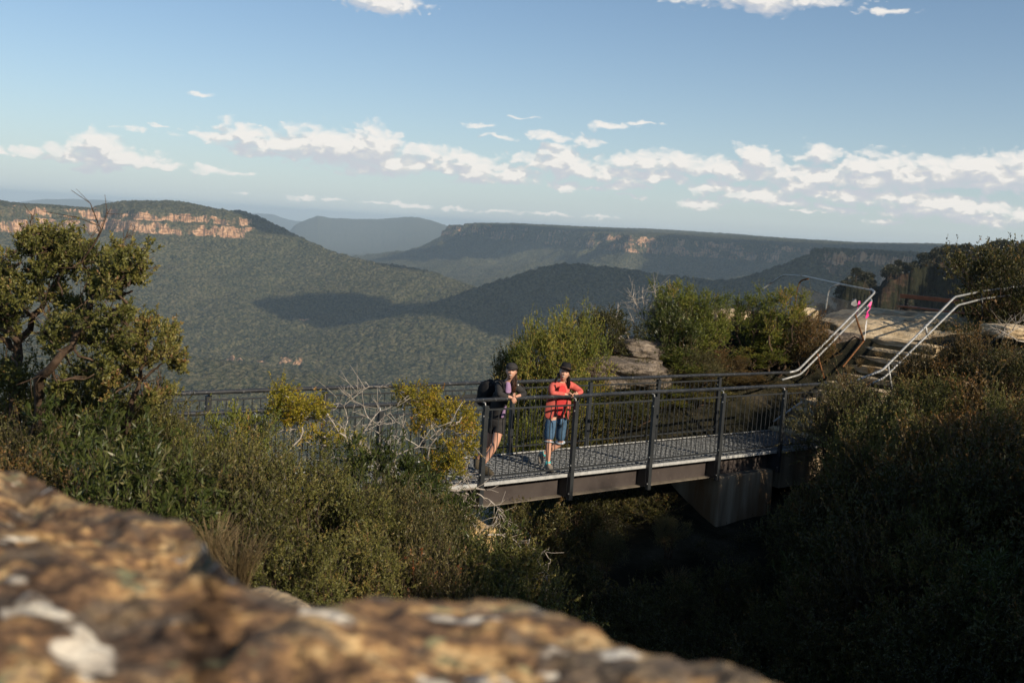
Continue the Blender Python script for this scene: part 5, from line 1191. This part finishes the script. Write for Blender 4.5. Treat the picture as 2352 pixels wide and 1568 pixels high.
def fingers(palm, fdir, side, back, L=.085, curl=.5, r_=.0085):
    """palm centre, finger direction, thumb-side direction and back-of-hand direction: five bent chains rooted in the palm"""
    out = []
    for i, (o_, k) in enumerate(zip((.030, .010, -.010, -.029), (.92, 1., .95, .76))):
        b = palm+side*o_+fdir*.012; l = L*k; c_ = curl*(1+.12*i)
        p1 = b+fdir*l*.45; p2 = p1+nrm(fdir*math.cos(c_)-back*math.sin(c_))*l*.33; p3 = p2+nrm(fdir*math.cos(c_*1.9)-back*math.sin(c_*1.9))*l*.25
        out.append([(b, r_*1.05), (p1, r_), (p2, r_*.92), (p3, r_*.75)])
    b = palm+side*.022-fdir*.028; t1 = b+nrm(side*.8+fdir*.5)*.032; t2 = t1+nrm(side*.3+fdir*.9-back*.2)*.026
    out.append([(b, .011), (t1, .0105), (t2, .0085)]); return out
def shoe(name, heel, toe, mat, P, w_=.042, h_=.075, lace=None, sole='sole', up=np.array([0, 0, 1.])):
    f = toe-heel; L = np.linalg.norm(f); f = f/L; s = nrm(np.cross(f, up)); u = np.cross(s, f)
    bm = bmesh.new(); bmesh.ops.create_uvsphere(bm, u_segments=20, v_segments=14, radius=1)
    for v in bm.verts:
        x, y, z = v.co; t = (y+1)/2; hh = h_*(1-.55*sstep(.35, .9, t)); ww = w_*(1+.12*math.sin(t*3.1))*(.85+.15*min(1, t*3)); box = .35
        k = max(abs(x), abs(y), abs(z), 1e-6); q = Vector((x, y, z)); q = q*(1-box)+q/k*box
        v.co = heel+f*(q.y*.5+.5)*L+s*q.x*ww+u*(max(0, q.z)*hh+.012+min(0, q.z)*.006)
    me = bpy.data.meshes.new('s'); bm.to_mesh(me); bm.free(); o = join(name, [me], mat, P)
    join('sole', [ell(heel+f*L*.5+u*.006, f*L*.53, s*w_*1.08, u*.012)], M[sole], o)
    if lace: join('laces', [ell(heel+f*L*(.42+.1*i)+u*h_*(.93-.13*i), s*w_*.6, f*.006, u*.005, 8) for i in range(4)], M[lace], o)
    return o
def sheet(name, pts_rows, mat, P, th=.006):
    """a cloth panel with thickness from rows of points"""
    rows = [np.array(r_, float) for r_ in pts_rows]; n = len(rows[0]); V = np.concatenate(rows); F = [(i*n+j, i*n+j+1, (i+1)*n+j+1, (i+1)*n+j) for i in range(len(rows)-1) for j in range(n-1)]
    me = bpy.data.meshes.new(name); me.from_pydata([tuple(v) for v in V], [], F); o = link(name, me, mat, P, True)
    m = o.modifiers.new('t', 'SOLIDIFY'); m.thickness = th; m = o.modifiers.new('s', 'SUBSURF'); m.levels = 2; m.render_levels = 2; return o
UP = np.array([0, 0, 1.]); BN3 = np.array([BN[0], BN[1], 0]); BU3 = nrm(np.array([BU[0], BU[1], 0]))
TOCAM = nrm(np.array([-.08, -1, .16]))

def strands(name, roots, ends, mat, P, n=90, seed=1, w_=.004, wave=.012):
    r = np.random.default_rng(seed); m = MB(); roots = np.array(roots); ends = np.array(ends)
    for i in range(n):
        t = r.random(); k = r.random(); a = roots[0]*(1-t)+roots[1]*t; b = ends[0]*(1-t)+ends[1]*t
        b = b+(a-b)*.22*k; mid1 = a*.65+b*.35+r.normal(size=3)*wave; mid2 = a*.3+b*.7+r.normal(size=3)*wave
        m.tube([a, mid1, mid2, b+r.normal(size=3)*wave*.5], w_, 5, w_*.5)
    return m.build(name, M[mat], P, True)

def person_coral():
    foot = c2(1040, 1405, .22); foot[2] = BU[2]*1.6
    P = empty('person', foot, 'person in coral fleece, denim shorts and wide-brimmed black hat leaning on the near rail', 'person')
    pel = c2(1098, 800, .42); waist = c2(1115, 690, .40); chest = c2(1150, 490, .30); nb = c2(1172, 400, .27); nk = c2(1183, 350, .25)
    hc = c2(1200, 262, .19); shL = c2(1052, 408, .30); shR = c2(1278, 400, .32); elL = c2(1040, 505, .15); elR = c2(1412, 492, .16)
    wrL = c2(1215, 518, .10); wrR = c2(1345, 512, .10); haL = c2(1248, 514, .085); haR = c2(1318, 506, .09)
    hiL = c2(1035, 835, .41); hiR = c2(1165, 840, .45)
    knL = c2(1010, 1105, .36); anL = c2(1000, 1335, .33); heL = c2(992, 1392, .36); heL[2] = max(heL[2], 0); 
    knR = c2(1150, 1110, .50); anR = c2(938, 1240, .66)
    toL = np.array([*c2(1060, 1420, .16)[:2], -.01]); heL = np.array([*(toL+nrm((heL-toL)*np.array([1, 1, 0]))*.24)[:2], -.012]); anL = heL+nrm(toL-heL)*.05+np.array([0, 0, .10])
    toR = c2(915, 1350, .60); toR[2] = .0; heR = anR+np.array([0, 0, -.02])+BN3*.05
    fd = nrm(haL-wrL); 
    s, f, u = frame(nrm(TOCAM+np.array([.05, 0, .05])), nrm(c2(1228, 150, .20)-c2(1178, 350, .24)))
    body = [[(pel, .082), (waist, .07), (chest, .09), (nb, .065), (nk, .045), (hc-u*.03, .05)],
            [(nb, .065), (shL, .048), (elL, .035), (wrL, .024), (haL, .022)], [(nb, .065), (shR, .048), (elR, .035), (wrR, .024), (haR, .022)],
            [(pel, .082), (hiL, .082), (knL, .050), ((knL*.6+anL*.4), .048), (anL, .031), (anL*.3+toL*.7-UP*.01, .028)], [(pel, .082), (hiR, .082), (knR, .050), ((knR*.6+anR*.4), .048), (anR, .031), (anR*.35+toR*.65, .026)]]
    fin = fingers(haL, nrm(BU3*.8-UP*.25-BN3*.15), nrm(-BN3*.6+UP*.4), UP, curl=.6)+fingers(haR, nrm(-BU3*.8-UP*.25-BN3*.1), nrm(-BN3*.6+UP*.4), UP, curl=.6)
    join('body', [skin_mesh(body), skin_mesh(fin, 1), head_mesh(hc, s, f, u)], M['skin'], P)
    face_bits(hc, s, f, u, P)
    # hair: cap, sides, long lock over the shoulder
    hp = [ell(hc-f*.022+u*.018, s*.084, f*.096, u*.110, 20)]
    join('hair', hp, M['dark_hair'], P)
    o = P.children[-1]
    strands('hair_lock', [hc+s*.074+u*.02+f*.01, hc+s*.05-u*.02-f*.05], [c2(1262, 470, .20), c2(1235, 450, .19)], 'dark_hair', o, 90, 2, .0045, .010)
    strands('hair_lock', [hc-s*.076+u*.02+f*.01, hc-s*.05-u*.02-f*.05], [c2(1095, 385, .24), c2(1075, 350, .27)], 'dark_hair', o, 70, 3, .0045, .008)
    # fleece: torso and sleeves, tee shirt, shorts
    j = [[(c2(1105, 800, .43), (.160, .125)), (c2(1105, 760, .43), (.155, .12)), (waist, (.14, .115)), (chest, (.145, .12)), (nb-UP*.02, .085), (nk-UP*.04, .058)],
         [(nb-UP*.02, .085), (shL, .066), (elL, .052), (wrL-fd*.01, .038)], [(nb-UP*.02, .085), (shR, .066), (elR, .052), (wrR+BU3*.01, .038)]]
    join('fleece_jacket', [skin_mesh(j)], M['coral'], P)
    jk = P.children[-1]
    fr = lambda X, Y, dn: c2(X, Y, dn)
    sheet('shirt_front', [[fr(1140, 400, .17), fr(1175, 395, .155), fr(1215, 405, .17)], [fr(1110, 560, .175), fr(1170, 560, .15), fr(1235, 560, .175)], [fr(1095, 670, .225), fr(1160, 680, .20), fr(1230, 670, .23)], [fr(1090, 765, .275), fr(1150, 780, .255), fr(1215, 765, .285)]], M['red_shirt'], jk)
    sheet('jacket_flap', [[fr(985, 560, .27), fr(1040, 560, .21), fr(1100, 565, .17)], [fr(965, 690, .31), fr(1020, 700, .25), fr(1085, 690, .21)], [fr(958, 800, .33), fr(1010, 815, .28), fr(1062, 828, .24)]], M['coral'], jk)
    sheet('jacket_flap', [[fr(1235, 545, .18), fr(1260, 545, .20), fr(1285, 545, .24)], [fr(1235, 690, .22), fr(1256, 690, .24), fr(1275, 680, .29)], [fr(1232, 810, .27), fr(1246, 835, .28), fr(1262, 790, .33)]], M['coral'], jk)
    join('zip', [ell(fr(1300-i*1.5+0, 560+i*6, .20), UP*.008, BU3*.003, BN3*.003, 6) for i in range(3)], M['galv'], jk)
    kh = lambda a, b, t: a*(1-t)+b*t
    sh = [[(c2(1100, 770, .42), (.135, .105)), (pel, (.135, .112)), (hiL, .098), (kh(hiL, knL, .55), .085), (kh(hiL, knL, .93), .078)], [(pel, (.135, .112)), (hiR, .098), (kh(hiR, knR, .55), .084), (kh(hiR, knR, .93), .076)]]
    join('denim_shorts', [skin_mesh(sh)], M['denim'], P); ds = P.children[-1]
    for a, b in ((hiL, knL), (hiR, knR)):
        d = nrm(b-a); q = kh(a, b, .955); m = MB(); m.tube([q-d*.012, q+d*.004], .076, 24); m.build('frayed_hem', M['denim_hem'], ds, True)
    shoe('shoe', heL, toL, M['tan_shoe'], P, lace='teal', w_=.046, h_=.085); f2 = nrm(toR-heR)
    shoe('shoe', heR, toR, M['tan_shoe'], P, lace='teal', up=nrm(TOCAM+UP*.2))
    for a, b in ((anL, heL), (anR, heR)): MB().tube([a+nrm(a-b)*.035, a*.45+b*.55], .040, 14, .045).build('sock', M['teal'], P, True)
    # hat
    m = MB(); hcen = hc+u*.062; V = []; F = []
    prof = [(.0, .072), (.03, .078), (.055, .070), (.068, .055), (.074, .012), (.078, .0), (.080, -.006), (.110, -.010), (.148, -.002), (.150, .002), (.112, -.002), (.082, .004)]
    prof = [(0.0, .104), (.035, .112), (.060, .106), (.075, .078), (.080, .030), (.084, .004), (.125, -.004), (.172, .010), (.174, .014), (.126, .003), (.088, .010)]
    N_ = 48
    for r_, z in prof:
        for k in range(N_):
            a = 2*math.pi*k/N_; dr = -.020*math.cos(a)**2*(r_ > .1)*-1; V.append(hcen+s*math.cos(a)*r_*.98+f*math.sin(a)*r_*1.08+u*(z+.022*(math.cos(a)**2)*(r_ > .11)-.012*(math.sin(a) > .3)*(r_ > .11)-.014*(r_ < .04)))
    for i in range(len(prof)-1):
        for k in range(N_): F.append((i*N_+k, i*N_+(k+1) % N_, (i+1)*N_+(k+1) % N_, (i+1)*N_+k))
    m.add(V, F); ht = m.build('wide_brim_hat', M['black_cloth'], P, True)
    m = MB(); m.tube([hcen+u*.012, hcen+u*.026], .0875, 36); b = m.build('hat_band', M['bark'], ht, True)
    # shoulder bag strap and bag corner
    MB().tube([c2(1085, 395, .20), c2(1094, 430, .185), c2(1098, 460, .19)], .008, 8).build('bag_strap', M['black_cloth'], P, True)
    return P
def person_black():
    toe = c2(350, 1462, .26); toe[2] = .015; P = empty('person', toe, 'person in black jacket, black shorts and black cap with backpack leaning on the near rail', 'person')
    pel = c2(372, 850, .46); waist = c2(390, 690, .44); chest = c2(440, 490, .34); nb = c2(500, 395, .28); nk = c2(532, 350, .25); hc = c2(556, 238, .19)
    shL = c2(405, 395, .38); shR = c2(612, 420, .24); elL = c2(410, 520, .16); elR = c2(722, 520, .14); wrL = c2(535, 548, .085); wrR = c2(650, 530, .10); haL = c2(572, 560, .06); haR = c2(606, 545, .055)
    hiL = c2(330, 890, .50); hiR = c2(420, 890, .40); knF = c2(352, 1150, .36); anF = c2(268, 1370, .40)
    toF = toe; heF = np.array([*(toe+nrm((c2(245, 1440, .40)-toe)*np.array([1, 1, 0]))*.27)[:2], .015]); anF = heF+nrm(toF-heF)*.05+UP*.12
    knB = c2(290, 1120, .60); heB = c2(125, 1330, .84); toB = c2(150, 1420, .70); toB[2] = .012; heB[2] = .05; anB = heB+UP*.11+nrm(toB-heB)*.05
    s, f, u = frame(nrm(TOCAM+np.array([.05, 0, -.02])), nrm(UP+BU3*.08)); fd = nrm(haL-wrL)
    body = [[(pel, .082), (waist, .07), (chest, .09), (nb, .062), (nk, .045), (hc-u*.03, .05)],
            [(nb, .062), (shL, .048), (elL, .035), (wrL, .024), (haL, .022)], [(nb, .062), (shR, .048), (elR, .035), (wrR, .024), (haR, .022)],
            [(pel, .082), (hiR, .082), (knF*.5+hiR*.5, .072), (knF, .052), (knF*.62+anF*.38, .050), (anF, .033), (anF*.4+toF*.6-UP*.02, .028)], [(pel, .082), (hiL, .082), (knB*.5+hiL*.5, .070), (knB, .052), (knB*.62+anB*.38, .050), (anB, .033), (anB*.4+toB*.6-UP*.02, .028)]]
    fin = fingers(haL, nrm(BU3*.45-UP*.75-BN3*.35), nrm(BU3*.5+UP*.4), nrm(-BN3+UP*.3), curl=.35)+fingers(haR, nrm(-BU3*.6-UP*.65-BN3*.3), nrm(-BU3*.4+UP*.6), nrm(-BN3+UP*.3), curl=.35)
    join('body', [skin_mesh(body), skin_mesh(fin, 1), head_mesh(hc, s, f, u)], M['skin'], P)
    face_bits(hc, s, f, u, P)
    join('hair', [ell(hc-f*.024+u*.016, s*.083, f*.095, u*.106, 20)], M['hair'], P); hr = P.children[-1]
    strands('ponytail', [hc+s*.078-u*.01+f*.0, hc+s*.050-u*.05-f*.02], [c2(600, 505, .13), c2(560, 480, .15)], 'hair', hr, 190, 7, .005, .009)
    j = [[(c2(385, 825, .46), (.165, .125)), (c2(385, 770, .46), (.155, .12)), (waist, (.14, .115)), (chest, (.145, .125)), (nb-UP*.02, .085), (nk-UP*.045, .060)],
         [(nb-UP*.02, .085), (shL, .072), (elL, .056), (wrL-fd*.01, .036)], [(nb-UP*.02, .085), (shR, .070), (elR, .054), (wrR+BU3*.01, .036)]]
    join('jacket', [skin_mesh(j)], M['grey_cloth'], P); jk = P.children[-1]
    fr = c2
    sheet('shirt_front', [[fr(490, 350, .20), fr(515, 365, .165), fr(540, 360, .17)], [fr(488, 430, .195), fr(520, 430, .155), fr(555, 430, .17)], [fr(480, 500, .19), fr(515, 505, .15), fr(560, 505, .16)]], M['lilac'], jk)
    sheet('shirt_hem', [[fr(480, 645, .27), fr(490, 650, .25), fr(500, 655, .27)], [fr(450, 715, .29), fr(470, 720, .26), fr(492, 720, .29)], [fr(425, 800, .31), fr(440, 805, .30), fr(465, 800, .31)]], M['lilac'], jk)
    join('jacket_badge', [ell(fr(640, 402, .165), BU3*.012, UP*.012, BN3*.004, 8)], M['teeth'], jk)
    kh = lambda a, b, t: a*(1-t)+b*t
    sh = [[(c2(380, 770, .46), (.13, .105)), (pel, (.135, .112)), (hiR, .098), (kh(hiR, knF, .30), .088), (kh(hiR, knF, .42), .092)], [(pel, (.135, .112)), (hiL, .096), (kh(hiL, knB, .28), .086), (kh(hiL, knB, .36), .088)]]
    join('shorts', [skin_mesh(sh)], M['grey_cloth'], P)
    shoe('boot', heF, toF, M['boot'], P, w_=.046, h_=.12, lace='strap_green'); shoe('boot', heB, toB, M['boot'], P, w_=.046, h_=.12)
    for a in (anF, anB): MB().tube([a+UP*.05, a-UP*.06], .043, 14, .047).build('sock', M['black_cloth'], P, True)
    # cap
    bm = bmesh.new(); bmesh.ops.create_uvsphere(bm, u_segments=32, v_segments=16, radius=1); bmesh.ops.delete(bm, geom=[v for v in bm.verts if v.co.z < -.05], context='VERTS')
    hb = hc+u*.045-f*.006
    for v in bm.verts: v.co = Vector(hb+s*v.co.x*.086+f*v.co.y*.100+u*v.co.z*.083)
    me = bpy.data.meshes.new('c'); bm.to_mesh(me); bm.free(); cp = join('cap', [me], M['grey_cloth'], P); sm = cp.modifiers.new('t', 'SOLIDIFY'); sm.thickness = .004
    rows = []
    for i in range(4):
        t_ = i/3; rows.append([hb+f*(.085+.062*t_)*math.cos(a)*1.0+s*math.sin(a)*(.080-.006*t_)+u*(.004-.020*t_-.012*math.sin(a)**2) for a in np.linspace(-1.15, 1.15, 9)])
    sheet('cap_brim', rows, M['grey_cloth'], cp, .004)
    # backpack, kept close behind the shoulders: its own thing
    bc = c2(265, 500, .62); pz = nrm(c2(330, 320, .55)-c2(250, 640, .66)); px_ = nrm(np.cross(pz, nrm(shL-bc))); py_ = np.cross(pz, px_)
    B = empty('backpack', bc, 'bulging black backpack worn by the person in the black jacket', 'backpack')
    bm = bmesh.new(); bmesh.ops.create_icosphere(bm, subdivisions=4, radius=1)
    for v in bm.verts:
        x, y, z = v.co; k = max(abs(x), abs(y), abs(z)); q = v.co*.6+v.co/k*.4
        q = q*(1+.05*math.sin(z*7)); v.co = Vector(bc+px_*q.x*.135+py_*q.y*.125*(1-.2*max(0, z))+pz*q.z*.215)
    me = bpy.data.meshes.new('b'); bm.to_mesh(me); bm.free(); join('bag', [me], M['black_cloth'], B)
    MB().tube(bend([c2(355, 345, .47), c2(405, 330, .33), c2(455, 380, .22), c2(470, 450, .20), c2(440, 520, .25)], .1), .016, 8).build('shoulder_strap', M['black_cloth'], B, True)
    MB().tube([c2(268, 380, .60), c2(250, 450, .60), c2(258, 560, .58)], .005, 6).build('strap', M['strap_green'], B, True)
    join('pocket', [ell(c2(250, 600, .66), px_*.10, py_*.09, pz*.10, 16)], M['black_cloth'], B)
    return P
person_coral(); person_black()
